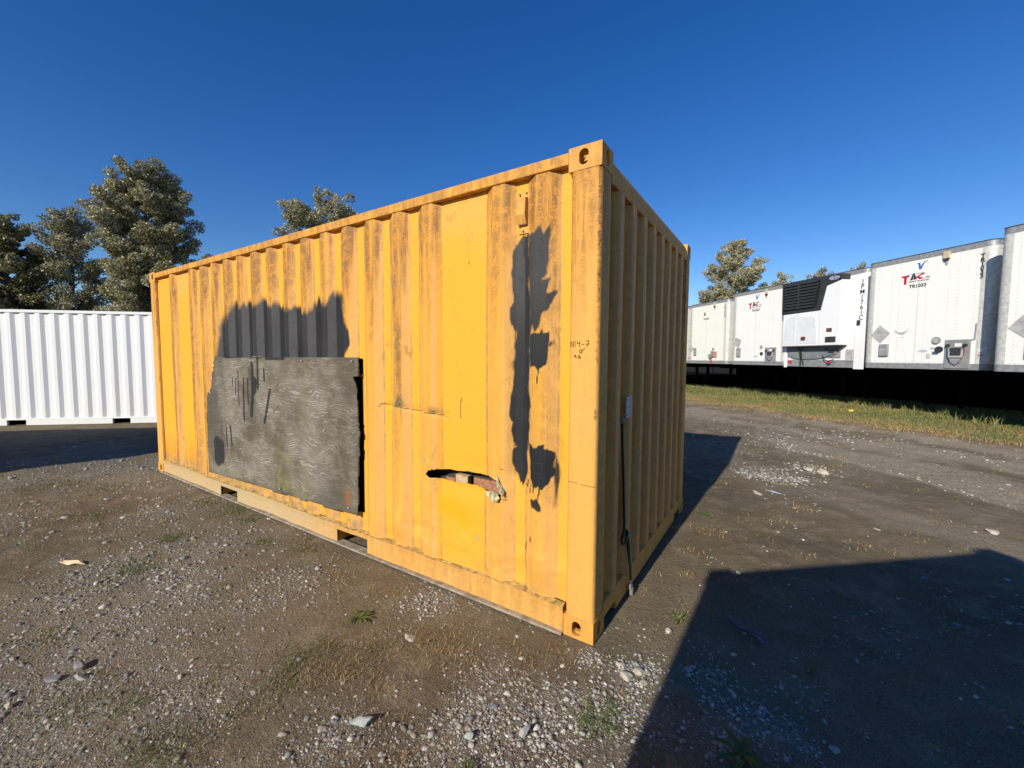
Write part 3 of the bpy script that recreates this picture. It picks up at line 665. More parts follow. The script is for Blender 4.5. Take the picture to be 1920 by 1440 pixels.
def container(name, loc, rz, mat, label, L=CL, cat='shipping container', group=None, extra_z=0):
    root = empty(name, loc, rz); tag(root, label, cat, group)
    m = mat
    # long sides: front face y=0, back y=CW; x from -L to 0
    n = int((L-.36)/.2785); st = [-L+.26+.2785*k for k in range(n)]
    for yy, s in ((.012, 1), (CW-.012, -1)):
        P = crest_profile(-L+.16, -.16, st, .072, .066, .036)
        mb = MB(); V = [(p[0], yy+s*p[1], z) for p in P for z in (.155, CH-.07)]
        mb.add(V, [(2*i, 2*i+2, 2*i+3, 2*i+1) for i in range(len(P)-1)]); mb.build('side_wall', m, root)
        mb = MB(); mb.box(-L+.178, -.178, yy-.012 if s > 0 else yy-.048, yy+.048 if s > 0 else yy+.012, CH-.075, CH-.012); mb.build('top_rail', m, root, .006)
        mb = MB(); y0, y1 = (yy-.006, yy+.05) if s > 0 else (yy-.05, yy+.006)
        c = -L/2; xs = [-L+.178, c-1.205, c-.845, c+.845, c+1.205, -.178]
        for a, b in ((0, 1), (2, 3), (4, 5)): mb.box(xs[a], xs[b], y0, y1, .012, .13)
        mb.box(-L+.178, -.178, y0-.004*s if s > 0 else y0, y1 if s > 0 else y1+.004, .13, .16); mb.build('bottom_rail', m, root, .004)
        for a, b in ((1, 2), (3, 4)):
            mb = MB(); mb.box(xs[a], xs[b], min(yy, yy+s*.5), max(yy, yy+s*.5), .12, .128); mb.build('forklift_pocket', M_dark, root)
    for xx, s in ((-.03, -1), (-L+.03, 1)):
        st2 = [.29+.25*k for k in range(8)]; P = crest_profile(.15, CW-.15, st2, .09, .04, .045)
        mb = MB(); V = [(xx+s*p[1], p[0], z) for p in P for z in (.16, CH-.09)]
        mb.add(V, [(2*i, 2*i+2, 2*i+3, 2*i+1) for i in range(len(P)-1)]); mb.build('end_wall', m, root)
        for nm, z0, z1 in (('top_rail', CH-.12, CH-.03), ('bottom_rail', .015, .165)):
            mb = MB(); mb.box(min(xx-s*.02, xx+s*.05), max(xx-s*.02, xx+s*.05), .165, CW-.165, z0, z1); mb.build(nm, m, root, .005)
    mb = MB(); mb.box(-L+.05, -.05, .05, CW-.05, CH-.03, CH-.022); mb.build('roof', m, root)
    mb = MB(); mb.box(-L+.05, -.05, .06, CW-.06, .13, .15); mb.build('floor', M_dark, root)
    for x0, x1, X_, s1 in ((-.16, -.006, 0, 1), (-L+.006, -L+.16, -L, -1)):
        for y0, y1, Y_, s2 in ((.006, .15, 0, -1), (CW-.15, CW-.006, CW, 1)):
            mb = MB(); mb.box(x0, x1, y0, y1, .118, CH-.118); mb.build('corner_post', m, root, .008)
            for z_, s3 in ((0, -1), (CH, 1)): casting(root, m, s1, s2, s3, (X_, Y_, z_))
    return root
# white container behind on the left: pockets centred on (-12.5,.33), face looking at the yard
wa = R(44.2); cxw, cyw = -12.56, .37
container('white_container', (cxw+3.029*math.cos(wa), cyw+3.029*math.sin(wa), -.045), wa, M_wcont, 'white corrugated shipping container standing behind the yellow one')
# the containers that throw the big foreground and left-hand shadows
c1 = np.array([.20, -3.70]); e1 = R(-47.5)
container('blue_grey_container', (c1[0]+CL*math.cos(e1), c1[1]+CL*math.sin(e1), -.01), e1, M_bluegrey, 'container behind the photographer whose square shadow covers the foreground right')
e2 = R(44); Rr = np.array([-7.75, -9.06])
for k, nm in ((0, 'lower container of the pair outside the left border whose shadow reaches the white container'), (1, 'upper container of the stacked pair casting the long shadow at left')):
    # long axis (-.72,-.69); origin at the corner nearest +x
    container('stacked_container', (Rr[0]-2.438*.695, Rr[1]+2.438*.719, -.01+k*2.6), e2+math.pi, M_bluegrey, nm, L=12.192, group='stacked containers outside the left border') if False else None
    o = container('stacked_container', (Rr[0], Rr[1], -.01+k*2.6), e2, M_bluegrey, nm, L=12.192, group='stacked containers outside the left border')

# ------------------------------------------------------------------ the yellow container
YC = empty('yellow_container', (0, 0, 0)); tag(YC, 'weathered yellow shipping container with a plywood patch and black overspray', 'shipping container')
mx_ = lambda x, y: x-y*(x-CAM[0])/(y-CAM[1])
# crests on the long side; two are left out where the number panels are
CRY = [-.374-.2807*k for k in range(19) if k not in (2, 17)][::-1]
PROF = crest_profile(-5.90, -.165, [c for c in CRY], .078, .064, .036)
PROF = [p for p in PROF]
PX = np.array([p[0] for p in PROF]); PD = np.array([p[1] for p in PROF])
xs = np.unique(np.round(np.concatenate([PX, np.arange(-5.90, -2.6, .014), np.arange(-2.6, -.165, .0065)]), 4))
zs = np.concatenate([np.arange(.165, 1.3, .0075), np.arange(1.3, 2.508, .010), [2.512]])
OPEN = [(-4.20, .315), (-1.877, .305), (-1.873, 1.510), (-4.20, 1.515)]
SLIT = [(-1.199, .735), (-1.175, .768), (-1.116, .780), (-1.04, .790), (-.955, .793), (-.85, .799), (-.742, .800), (-.66, .797), (-.61, .784), (-.583, .765), (-.566, .735), (-.566, .712), (-.592, .680), (-.63, .668), (-.654, .672), (-.69, .700), (-.742, .717), (-.80, .722), (-.868, .718), (-.93, .715), (-1.001, .714), (-1.09, .716), (-1.151, .714), (-1.185, .720)]
_sp = []
for _a, _b in zip(SLIT, SLIT[1:]+SLIT[:1]):
    for _k in range(4):
        _t = _k/4; _x = _a[0]+(_b[0]-_a[0])*_t; _z = _a[1]+(_b[1]-_a[1])*_t; _sp.append((_x+random.uniform(-.002, .002), _z+random.uniform(-.0035, .0035)*(1.4 if _x > -.75 else .8)))
SLIT = [(p[0], p[1]-.008*(p[1] > .745)) for p in _sp]
XX, ZZ = np.meshgrid(xs, zs, indexing='ij')
DD = np.interp(XX, PX, PD)
sO = poly_sd(XX, ZZ, OPEN)
tz = np.clip(mx_(XX, DD), -9, 9)
# snap vertices on to the slit's outline
sS = poly_sd(XX, ZZ, SLIT)
eps = 1e-4
gxs = (poly_sd(XX+eps, ZZ, SLIT)-poly_sd(XX-eps, ZZ, SLIT))/(2*eps); gzs = (poly_sd(XX, ZZ+eps, SLIT)-poly_sd(XX, ZZ-eps, SLIT))/(2*eps)
near = np.abs(sS) < .0045
XX2 = np.where(near, XX-gxs*sS, XX); ZZ2 = np.where(near, ZZ-gzs*sS, ZZ)
sS2 = np.where(near, 0, sS)
# dents and the torn lips of the slit
Y = DD.copy()
Y += (fbm(XX*1.6, ZZ*1.2, 61, 3)-.5)*.010
soft_low = sstep(.62, .25, ZZ)*sstep(-1.9, -1.5, XX)
Y += soft_low*((fbm(XX*4+5, ZZ*6, 62, 3)-.5)*.040)
Y = np.where(XX > -1.25, Y*(1-.35*sstep(.75, .5, ZZ)*sstep(-1.2, -1.1, XX)*sstep(-.55, -.7, XX)), Y)
bulge = np.exp(-((XX+.9)/.26)**2-((ZZ-.62)/.10)**2)*-.013; Y += bulge
Y += np.exp(-((XX+.75)/.30)**2-((ZZ-.84)/.05)**2)*.006
lip_low = np.exp(-np.maximum(sS, 0)/.022)*(ZZ < .745); Y += -.008*lip_low*sstep(-1.2, -1.0, XX)
Y += .004*np.exp(-np.maximum(sS, 0)/.03)*(ZZ > .76)
# crease across the panel left of the slit, and another dent near the corner
cr = stroke_d(XX, ZZ, [(-1.62, 1.170), (-1.45, 1.170), (-1.30, 1.160), (-1.15, 1.150), (-1.02, 1.140)])
Y += .006*np.exp(-(cr/.02)**2)
# top ends of the corrugations run in to the rail
Y += .004*sstep(2.44, 2.512, ZZ)
PXm = mx_(XX, Y)
# paint masks
def soft_poly(poly, s): return sstep(s, -s, poly_sd(PXm, ZZ, poly))
wob = (fbm(XX*8, ZZ*8, 71, 3)-.5)+.7*(fbm(XX*60, ZZ*9, 73, 3)-.5)
blk = np.zeros_like(XX)
big = [(-4.30, 1.40), (-4.20, 1.62), (-4.14, 1.80), (-3.98, 1.97), (-3.76, 2.03), (-3.52, 2.01), (-3.38, 2.03), (-3.05, 1.98), (-2.80, 1.92), (-2.58, 1.90), (-2.47, 1.90), (-2.36, 1.95), (-2.14, 1.99), (-2.06, 1.97), (-2.035, 1.80), (-1.985, 1.72), (-1.985, 1.62), (-2.05, 1.53), (-2.06, 1.40)]
inset = np.clip(DD/.036, 0, 1)
d0 = poly_sd(PXm, ZZ-.05*inset*(ZZ > 1.8), big)
softx = .035+.09*sstep(-3.6, -4.1, XX)+.05*sstep(1.75, 1.95, ZZ)
blk = np.maximum(blk, sstep(softx, -softx, d0+wob*.05+(fbm(XX*26, ZZ*2, 74, 3)-.5)*.075*sstep(1.7, 1.95, ZZ)))
strip = [(-.515, 2.10), (-.47, 2.19), (-.44, 2.215), (-.405, 2.215), (-.395, 1.95), (-.395, 1.72), (-.402, 1.60), (-.398, 1.40), (-.397, 1.15), (-.392, 1.03), (-.397, .92), (-.41, .82), (-.44, .77), (-.475, .83), (-.515, .90), (-.515, .98), (-.485, 1.00), (-.505, 1.03), (-.515, 1.10), (-.50, 1.14), (-.520, 1.19), (-.512, 1.26), (-.506, 1.35), (-.512, 1.45), (-.498, 1.52), (-.500, 1.60), (-.492, 1.66), (-.505, 1.71), (-.523, 1.75), (-.523, 1.80), (-.505, 1.84), (-.512, 1.95), (-.525, 2.02), (-.515, 2.05)]
blk = np.maximum(blk, sstep(.020, -.014, poly_sd(PXm, ZZ, strip)+wob*.045+.006*(PXm > -.45)))
blobs = [([(-.415, 2.21), (-.37, 2.20), (-.345, 2.225), (-.320, 2.19), (-.285, 2.225), (-.276, 2.20), (-.30, 1.975), (-.335, 1.950), (-.33, 1.935), (-.282, 1.945), (-.307, 1.870), (-.300, 1.865), (-.235, 1.878), (-.285, 1.770), (-.325, 1.76), (-.345, 1.690), (-.370, 1.665), (-.382, 1.70), (-.405, 1.71)], .008, .86),
         ([(-.395, 1.640), (-.37, 1.655), (-.335, 1.650), (-.325, 1.670), (-.318, 1.650), (-.288, 1.650), (-.286, 1.560), (-.295, 1.490), (-.330, 1.470), (-.350, 1.455), (-.36, 1.475), (-.392, 1.47)], .005, 1),
         ([(-.29, 1.575), (-.262, 1.585), (-.252, 1.60), (-.262, 1.61), (-.285, 1.60)], .010, .8),
         ([(-.392, 1.03), (-.375, 1.000), (-.355, 1.02), (-.345, 1.035), (-.305, 1.038), (-.303, 1.020), (-.235, .995), (-.245, .93), (-.250, .915), (-.232, .900), (-.27, .83), (-.300, .795), (-.325, .775), (-.345, .80), (-.365, .79), (-.385, .83), (-.392, .90)], .006, 1),
         ([(-.238, 1.02), (-.225, .98), (-.205, .92), (-.200, .86), (-.212, .80), (-.228, .70), (-.236, .72), (-.237, .9)], .014, .75),
         ([(-.250, 2.03), (-.236, 2.02), (-.238, 1.86), (-.245, 1.60), (-.250, 1.45), (-.255, 1.60), (-.255, 1.9)], .012, .50),
         ([(-.375, .705), (-.350, .715), (-.332, .700), (-.316, .678), (-.320, .655), (-.335, .645), (-.352, .660), (-.372, .668)], .007, .8)]
for pl, sf, am in blobs: blk = np.maximum(blk, am*sstep(sf*2, -sf*1.6, poly_sd(PXm, ZZ, pl)+wob*.032))
for st_, w_ in (([(-.335, .80), (-.330, .765), (-.340, .735), (-.343, .69)], .0035), ([(-.312, .81), (-.313, .785)], .003), ([(-.345, 1.47), (-.347, 1.43), (-.354, 1.375)], .003), ([(-.328, 1.47), (-.329, 1.44)], .0025),
                ([(-.37, .80), (-.37, .76)], .003), ([(-.40, .82), (-.405, .78)], .003), ([(-.385, .80), (-.39, .745)], .002)):
    blk = np.maximum(blk, sstep(w_*1.6, w_*.4, stroke_d(PXm, ZZ, st_)))
# light overspray haze round the strokes
blk = np.maximum(blk, (.40*sstep(.10, .0, poly_sd(PXm, ZZ, [(-.52, .85), (-.22, .72), (-.21, 1.0), (-.25, 1.6), (-.24, 2.05), (-.5, 2.2)])+wob*.10)*(.4+1.2*(wob+.5))*(blk < .9)).clip(0, .36))
rs = np.zeros_like(XX)
for c_ in CRY: rs = np.maximum(rs, sstep(c_+.070, c_+.082, XX)*sstep(c_+.150, c_+.138, XX))
blk_grey = np.maximum(rs, .22*(inset < .1))*sstep(-1.9, -2.1, XX)*(.55+.8*fbm(XX*7, ZZ*3, 72, 3))+(sstep(1.45, 2.0, ZZ)*.75+.12)*(XX > -1)*np.where(PXm < -.435, 1, .15+.55*(PXm > -.40)*(ZZ > 1.5))  # greyer black on right-hand slopes, and higher up beside the corner
blk_grey = np.clip(blk_grey, 0, 1)
crest = 1-inset; slope = 1-np.abs(2*inset-1)
chalk = .04+.30*crest+1.0*rs+.4*np.clip(slope*1.6, 0, 1)+.35*sstep(.9, .3, ZZ)*0+.12*(fbm(XX*5, ZZ*.7, 81, 3)-.5)
widep = ((XX > -1.11) & (XX < -.72)) | ((XX > -5.28) & (XX < -4.95))
chalk = np.where(widep, .02+.5*sstep(2.1, 2.5, ZZ), chalk)
chalk = np.where((XX > -1.7), chalk+.18*sstep(1.3, .4, ZZ)*(~widep), chalk)
amp = .30+1.15*vnoise(np.floor((XX+.394)/.2807)*3.7, 0*XX, 5)
stain = crest*amp*sstep(1.45, 2.30, ZZ+.5*(fbm(XX*9, ZZ*.6, 83, 3)-.5)) + .45*slope*sstep(2.0, 2.5, ZZ)+.25*inset*sstep(2.42, 2.51, ZZ)  # last term paints the rail's shade into the trough tops
stain += .55*crest*sstep(-2.2, -4.6, XX)*(.3+.7*sstep(.3, 1.4, ZZ)) + .55*sstep(.62, .2, ZZ)*sstep(-4.2, -5.0, XX)
stain += .75*np.exp(-((XX+1.455)/.045)**2)*sstep(.6, 1.3, ZZ)
stain = np.clip(stain+crest*np.where(XX < -2.3, .62, .22)*(.5+.8*fbm(XX*4, ZZ*.9, 98, 3)), 0, 1.1)*(1-.75*rs*sstep(2.4, 1.9, ZZ))
lowy = sstep(.28, .19, ZZ)*sstep(-1.84, -1.9, XX)
grime = np.clip(.75*lowy+.55*np.exp(-((XX+1.46)/.05)**2)*sstep(1.12, 1.17, ZZ)*sstep(1.36, 1.17, ZZ)*2+.30*np.exp(-((XX+1.46)/.03)**2)*sstep(1.2, 2.1, ZZ)
                + .5*np.exp(-((XX+1.12)/.05)**2)*sstep(1.135, 1.15, ZZ)*sstep(1.22, 1.15, ZZ)+.35*sstep(.30, .18, ZZ)*(fbm(XX*9, ZZ*4, 85, 3)), 0, 1)
jl = np.zeros_like(XX)  # dark corner lines beside the crests, painted as shade and dirt
for c_ in CRY:
    jl = np.maximum(jl, np.exp(-((XX-(c_-.060))/.006)**2)*(.35+.9*fbm(XX*0+c_*9, ZZ*1.3, 88, 3)))
    jl = np.maximum(jl, .7*np.exp(-((XX-(c_+.140))/.005)**2)*(fbm(XX*0+c_*7, ZZ*1.7, 89, 3)))
grime = np.clip(grime+1.7*jl, 0, 1); stain = np.clip(stain+.8*jl+.38*np.clip(slope*1.5, 0, 1)*(.3+.9*fbm(XX*6, ZZ*.8, 95, 3))*(.15+.85*np.maximum(sstep(1.7, 2.4, ZZ), sstep(-3, -4.6, XX))), 0, 1.15)  # slope term deepens the slopes' shade with dirt colour
rust = np.zeros_like(XX)
for st_, w_ in (([(-1.66, 1.155), (-1.64, 1.175), (-1.60, 1.178), (-1.45, 1.170), (-1.33, 1.158), (-1.20, 1.150), (-1.03, 1.140), (-1.01, 1.125)], .0022), ([(-.885, 1.262), (-.89, 1.245), (-.895, 1.215)], .0022), ([(-.895, 1.22), (-.892, 1.13)], .0012),
                ([(-.57, .675), (-.54, .678)], .002), ([(-.472, 1.03), (-.466, .99)], .0015), ([(-.485, .96), (-.483, .935)], .0015), ([(-.505, 1.01), (-.49, 1.005)], .0014), ([(-.46, .93), (-.455, .905)], .0015), ([(-.41, .44), (-.415, .40)], .0022), ([(-.385, .49), (-.387, .455)], .0018), ([(-.60, .86), (-.565, .85)], .002)):
    w_ = max(w_, .0032); rust = np.maximum(rust, .95*sstep(w_*1.8, w_*.5, stroke_d(PXm, ZZ, st_)))
rust = np.maximum(rust, .50*sstep(.020, .0, np.abs(sS))*(XX > -1.25)*(.6+.8*fbm(XX*30, ZZ*30, 86, 3)))
rust = np.maximum(rust, .75*sstep(.02, .0, np.abs(sO))*(XX < -4.1)*1.0)
# brown-grey marker scribble marks on the wide panel
for st_ in ([(-.978, 2.075), (-.972, 2.085), (-.968, 2.06), (-.962, 1.90)], [(-.951, 1.86), (-.949, 1.80)], [(-.86, 2.31), (-.835, 2.32), (-.832, 2.32), (-.826, 2.11)], [(-.838, 2.08), (-.828, 2.115), (-.816, 2.08)], [(-.855, 2.29), (-.85, 2.25)]):
    rust = np.maximum(rust, .55*sstep(.006, .002, stroke_d(PXm, ZZ, st_)))
teal = np.zeros_like(XX)
for st_, w_ in (([(-.615, .815), (-.600, .785), (-.575, .750), (-.56, .735)], .007), ([(-.60, .75), (-.590, .72), (-.60, .69)], .008), ([(-.637, .655), (-.637, .615)], .004), ([(-.76, .40), (-.745, .37)], .005), ([(-1.21, .83), (-1.208, .81)], .005), ([(-.56, .72), (-.545, .69)], .006), ([(-.35, .665), (-.325, .66)], .008)):
    teal = np.maximum(teal, .8*sstep(w_*1.4, w_*.5, stroke_d(PXm, ZZ, st_)))
orange = np.exp(-((XX+1.02)/.08)**2-((ZZ-.55)/.07)**2)+np.exp(-((XX+.90)/.06)**2-((ZZ-.50)/.06)**2)
orng = np.clip(orange*1.3*(.5+fbm(XX*12, ZZ*8, 96, 3)), 0, 1)
moss = np.clip(1.5*np.exp(-((XX+1.455)/.035)**2)*sstep(1.165, 1.18, ZZ)*sstep(1.31, 1.18, ZZ)+.5*np.exp(-((XX+1.455)/.02)**2)*sstep(1.25, 1.35, ZZ)*sstep(2.0, 1.4, ZZ)+.8*np.exp(-((XX+1.14)/.04)**2)*sstep(1.145, 1.155, ZZ)*sstep(1.21, 1.155, ZZ), 0, 1)
chalk -= .8*np.clip(orange, 0, 1); stain = np.where(orange > .3, stain*.3, stain)
nx_, nz_ = XX.shape; I = np.arange(nx_*nz_).reshape(nx_, nz_)
Fq = np.stack([I[:-1, :-1], I[1:, :-1], I[1:, 1:], I[:-1, 1:]], -1).reshape(-1, 4)
sOf = sO.ravel(); sSf = sS2.ravel()
keep = ~((sOf[Fq] < .003).all(1)) & ~((sSf[Fq] <= 1e-6).all(1))
V = np.stack([XX2, Y, ZZ2], -1).reshape(-1, 3)
npmesh('side_wall', V, Fq[keep], M_wall, YC, {k: v_.ravel() for k, v_ in dict(blk=blk, chalk=chalk, stain=stain, grime=grime, rust=rust, teal=teal, blk_grey=blk_grey, orng=orng, moss=moss).items()})
# rear long side, plain
mb = MB(); P = crest_profile(-5.9, -.16, CRY, .078, .064, .036)
V = [(p[0], CW-.0-p[1]-.008, z) for p in P for z in (.16, 2.512)]; mb.add(V, [(2*i, 2*i+2, 2*i+3, 2*i+1) for i in range(len(P)-1)]); mb.build('side_wall', M_frame, YC)
# end wall towards the trailers
st2 = [.295+.2505*k for k in range(8)]
P = crest_profile(.155, CW-.155, st2, .095, .026, .046)
zz = np.linspace(.14, 2.47, 60); py = np.array([p[0] for p in P]); pd = np.array([p[1] for p in P])
A, B = np.meshgrid(np.arange(len(py)), zz, indexing='ij'); A = A.astype(int)
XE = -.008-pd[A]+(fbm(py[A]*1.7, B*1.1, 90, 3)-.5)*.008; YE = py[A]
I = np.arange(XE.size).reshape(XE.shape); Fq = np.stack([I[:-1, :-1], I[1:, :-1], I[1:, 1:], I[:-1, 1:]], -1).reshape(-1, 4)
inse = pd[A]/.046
npmesh('end_wall', np.stack([XE, YE, B], -1).reshape(-1, 3), Fq, M_end, YC, {'chalk': (1.1*(1-inse)+.0).ravel(), 'stain': (.12*(1-inse)+.55*inse).ravel(), 'grime': (.25*(1-inse)).ravel()})  # troughs darker, crests paler: shade painted into the ribs
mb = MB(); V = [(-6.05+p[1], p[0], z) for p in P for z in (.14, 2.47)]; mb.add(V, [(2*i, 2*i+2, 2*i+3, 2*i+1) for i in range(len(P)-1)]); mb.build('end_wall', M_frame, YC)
# rails
mb = MB(); mb.box(-5.882, -.176, -.005, .058, 2.511, 2.572); mb.build('top_rail', M_rail, YC, .005)
mb = MB(); mb.box(-5.882, -.176, CW-.058, CW+.002, 2.513, 2.572); mb.build('top_rail', M_rail, YC, .005)
for x0, x1 in ((-.07, -.004), (-6.054, -5.988)):
    mb = MB(); mb.box(x0, x1, .160, CW-.160, 2.44, 2.535); mb.box(x0+.01, x1-.01, .160, CW-.160, 2.535, 2.560); mb.build('top_rail', M_frame, YC, .006)
    mb = MB(); mb.box(x0, x1, .375, CW-.375, .008, .150)
    mb.box(x0, x1, .163, .375, .062, .150); mb.box(x0, x1, CW-.375, CW-.163, .062, .150); mb.build('bottom_rail', M_frame, YC, .004)
# bottom side rail with a dusty lower flange and open forklift pockets, with the wavy torn paint lip above it
FP = [(-4.235, -3.870), (-2.185, -1.815)]
for y0, y1, sg in ((-.002, .010, 1), (CW-.010, CW+.002, -1)):
    mb = MB(); xx_ = [-5.885, FP[0][0], FP[0][1], FP[1][0], FP[1][1], -.172]
    nseg = 60
    for a, b in ((0, 1), (2, 3), (4, 5)):
        k = max(2, int((xx_[b]-xx_[a])/.05)); X_ = np.linspace(xx_[a], xx_[b], k+1)
        wv = [float((fbm(np.array(t*2.1), np.array(3.), 44, 3)-.5)*.03) for t in X_]
        V = []
        for t, w_ in zip(X_, wv):
            yy = y0+(w_ if sg > 0 else 0)
            V += [(t, yy, .018), (t, yy, .118), (t, yy+.010, .118), (t, yy+.010, .018)]
        Fc = [(4*i+j, 4*i+(j+1) % 4, 4*i+4+(j+1) % 4, 4*i+4+j) for i in range(k) for j in range(4)]+[(0, 1, 2, 3), (4*k, 4*k+3, 4*k+2, 4*k+1)]
        mb.add(V, Fc)
    # continuous strip above the pockets
    k = 150; X_ = np.linspace(-5.885, -.172, k+1); V = []
    for t in X_:
        w_ = float((fbm(np.array(t*2.1), np.array(3.), 44, 3)-.5)*.03)
        w2 = float((fbm(np.array(t*3.1), np.array(9.), 45, 3)-.5)*.026)
        yy = y0+(w_ if sg > 0 else 0)
        V += [(t, yy, .1185), (t, yy-(.004 if sg > 0 else 0), .158+w2), (t, yy+.030, .170+w2), (t, yy+.030, .1185)]
    mb.add(V, [(4*i+j, 4*i+(j+1) % 4, 4*i+4+(j+1) % 4, 4*i+4+j) for i in range(k) for j in range(4)])
    o = mb.build('bottom_rail', M_frame, YC)
    P_ = np.array([v.co[:] for v in o.data.vertices]); at_ = o.data.attributes.new('sand', 'FLOAT', 'POINT')
    at_.data.foreach_set('value', np.clip(.85*sstep(-1.9, -2.6, P_[:, 0])*(.45+.7*fbm(P_[:, 0]*1.2, P_[:, 2]*3, 55, 3))+.2*fbm(P_[:, 0]*3, P_[:, 2]*9, 56, 3), 0, 1).astype(np.float32))
    fl = MB(); fl.box(-5.885, -.172, *( (-.030, .050) if sg > 0 else (CW-.05, CW+.03)), .004, .017); fl.build('bottom_flange', M_dusty, YC, .003)
    for a, b in FP:
        pk = MB(); ya, yb = (.012, .6) if sg > 0 else (CW-.6, CW-.012)
        pk.box(a-.004, a, ya, yb, .018, .118); pk.box(b, b+.004, ya, yb, .018, .118); pk.box(a, b, ya, yb, .119, .123)
        pk.build('forklift_pocket', M_rail, YC)
# raised weld seam between wall and rail, greenish where the paint broke
k = 220; X_ = np.linspace(-5.88, -.172, k+1); V = []
for t in X_:
    w_ = float((fbm(np.array(t*2.1), np.array(3.), 44, 3)-.5)*.03); w2 = float((fbm(np.array(t*3.1), np.array(9.), 45, 3)-.5)*.026)
    V += [(t, w_-.006, .161+w2), (t, w_-.008, .165+w2), (t, w_+.030, .172+w2)]
seam = MB(); seam.add(V, [(3*i+j, 3*i+3+j, 3*i+4+j, 3*i+1+j) for i in range(k) for j in range(2)]); seam.build('weld_seam', simple('seam_primer', (.42, .28, .09), .8, 0, .5, 25), YC)
# posts as ringed prisms so that grime can vary with height
def post(x0, x1, y0, y1):
    zr = np.linspace(.118, CH-.118, 50); b = .012
    poly = [(x0+b, y0), (x1-b, y0), (x1, y0+b), (x1, y1-b), (x1-b, y1), (x0+b, y1), (x0, y1-b), (x0, y0+b)]
    # subdivide the wide faces
    P2 = []
    for i in range(8):
        a = poly[i]; c = poly[(i+1) % 8]; n = 6 if math.dist(a, c) > .05 else 1
        P2 += [(a[0]+(c[0]-a[0])*j/n, a[1]+(c[1]-a[1])*j/n) for j in range(n)]
    n = len(P2); V = []; at = {'chalk': [], 'stain': [], 'grime': [], 'rust': []}
    for z in zr:
        for p in P2:
            V.append((p[0], p[1], z)); u_ = (p[0]-x0)/(x1-x0)
            at['chalk'].append(.75); at['stain'].append((.85*float(sstep(1.5, 2.4, z))+.12)*(1-.45*u_))
            at['grime'].append(.45*(p[0] > x1-.001)+.2*float(sstep(.3, .1, z)))
            edge = math.hypot(p[0]-x1, p[1]-y0) < .016
            at['rust'].append((.30+.45*float(fbm(np.array(z*5), np.array(1.), 12, 3)) if z > 1.2 else .32) if edge else 0)
    Fc = [(i*n+j, i*n+(j+1) % n, (i+1)*n+(j+1) % n, (i+1)*n+j) for i in range(len(zr)-1) for j in range(n)]
    npmesh('corner_post', V, Fc, M_wall, YC, at)
post(-.163, -.003, .003, .158)
post(-6.055, -5.895, .003, .158); post(-.163, -.003, CW-.158, CW-.003); post(-6.055, -5.895, CW-.158, CW-.003)
for X_, s1 in ((0, 1), (-CL, -1)):
    for Y_, s2 in ((0, -1), (CW, 1)):
        for z_, s3 in ((0, -1), (CH, 1)): casting(YC, M_frame, s1, s2, s3, (X_, Y_, z_))
mb = MB(); mb.box(-6.0, -.06, .05, CW-.05, 2.535, 2.545); mb.build('roof', M_frame, YC)
mb = MB(); mb.box(-6.0, -.06, .06, CW-.06, .125, .15); mb.build('floor', M_dark, YC)
mb = MB(); mb.box(-5.95, -1.9, .9, .915, .15, 2.5); mb.build('inner_lining', M_dark, YC)
# timber and chipboard seen through the slit
mb = MB(); mb.box(-.985, -.885, .060, .100, .15, .752); mb.build('timber_stud', M_stud, YC)
mb = MB(); mb.box(-.855, -.55, .085, .10, .45, .745); mb.box(-1.07, -.99, .062, .074, .55, .722); mb.build('chipboard_panel', M_osb, YC)
mb = MB(); mb.box(-1.6, -.2, .13, .14, .15, 2.4); mb.build('inner_lining', M_dark, YC)
mb = MB(); mb.box(-4.18, -1.80, .080, .10, .2, 1.6); mb.build('dark_backing', M_dark, YC)
# opening rim
mb = MB(); mb.box(-1.882, -1.876, .037, .075, .30, 1.512); mb.build('opening_rim', M_frame, YC)
mb = MB(); mb.tube([(-1.87, .035, 1.38), (-1.98, .03, 1.375)], .012, 6); mb.build('rusty_bracket', M_rustm, YC)
# torn metal curls at the slit's right end
mb = MB(); mb.add([(-.70, -.006, .704), (-.66, .0, .716), (-.61, -.01, .712), (-.582, -.022, .690), (-.595, -.030, .666), (-.635, -.022, .660), (-.69, -.012, .695)], [(0, 1, 2, 3, 4, 5, 6)])
mb.add([(-.615, -.003, .810), (-.585, -.020, .770), (-.556, -.010, .730), (-.560, -.026, .700), (-.580, -.026, .725), (-.605, -.022, .760)], [(0, 1, 2, 3, 4, 5)])
o = mb.build('torn_metal_curl', simple('peeled_primer', (.40, .36, .20), .7, 0, .6, 40), YC); o.modifiers.new('s', 'SOLIDIFY').thickness = .002

# ventilator box in the trough beside the corner
vt = MB(); vt.box(-.493, -.425, .026, .034, 2.215, 2.445); vo = vt.build('vent', M_frame, YC, .003)
vb = MB(); vb.prism([(-.006, 2.405), (.028, 2.412), (.028, 2.262), (.006, 2.262), (-.014, 2.310)], 'x', -.491, -.431); vb.build('vent_hood', M_frame, vo, .003)
vg = MB()
for k in range(6): vg.box(-.486, -.440, .0-.010+k*.0035, .004-.010+k*.0035, 2.306-k*.009, 2.310-k*.009)
vg.build('vent_grille', M_dusty, vo)
vs = MB()
for x_, z_ in ((-.482, 2.430), (-.440, 2.434), (-.459, 2.228)): vs.cyl((x_, .018, z_), 'y', .005, .009, 8)
vs.build('screw', M_rustm, vo)

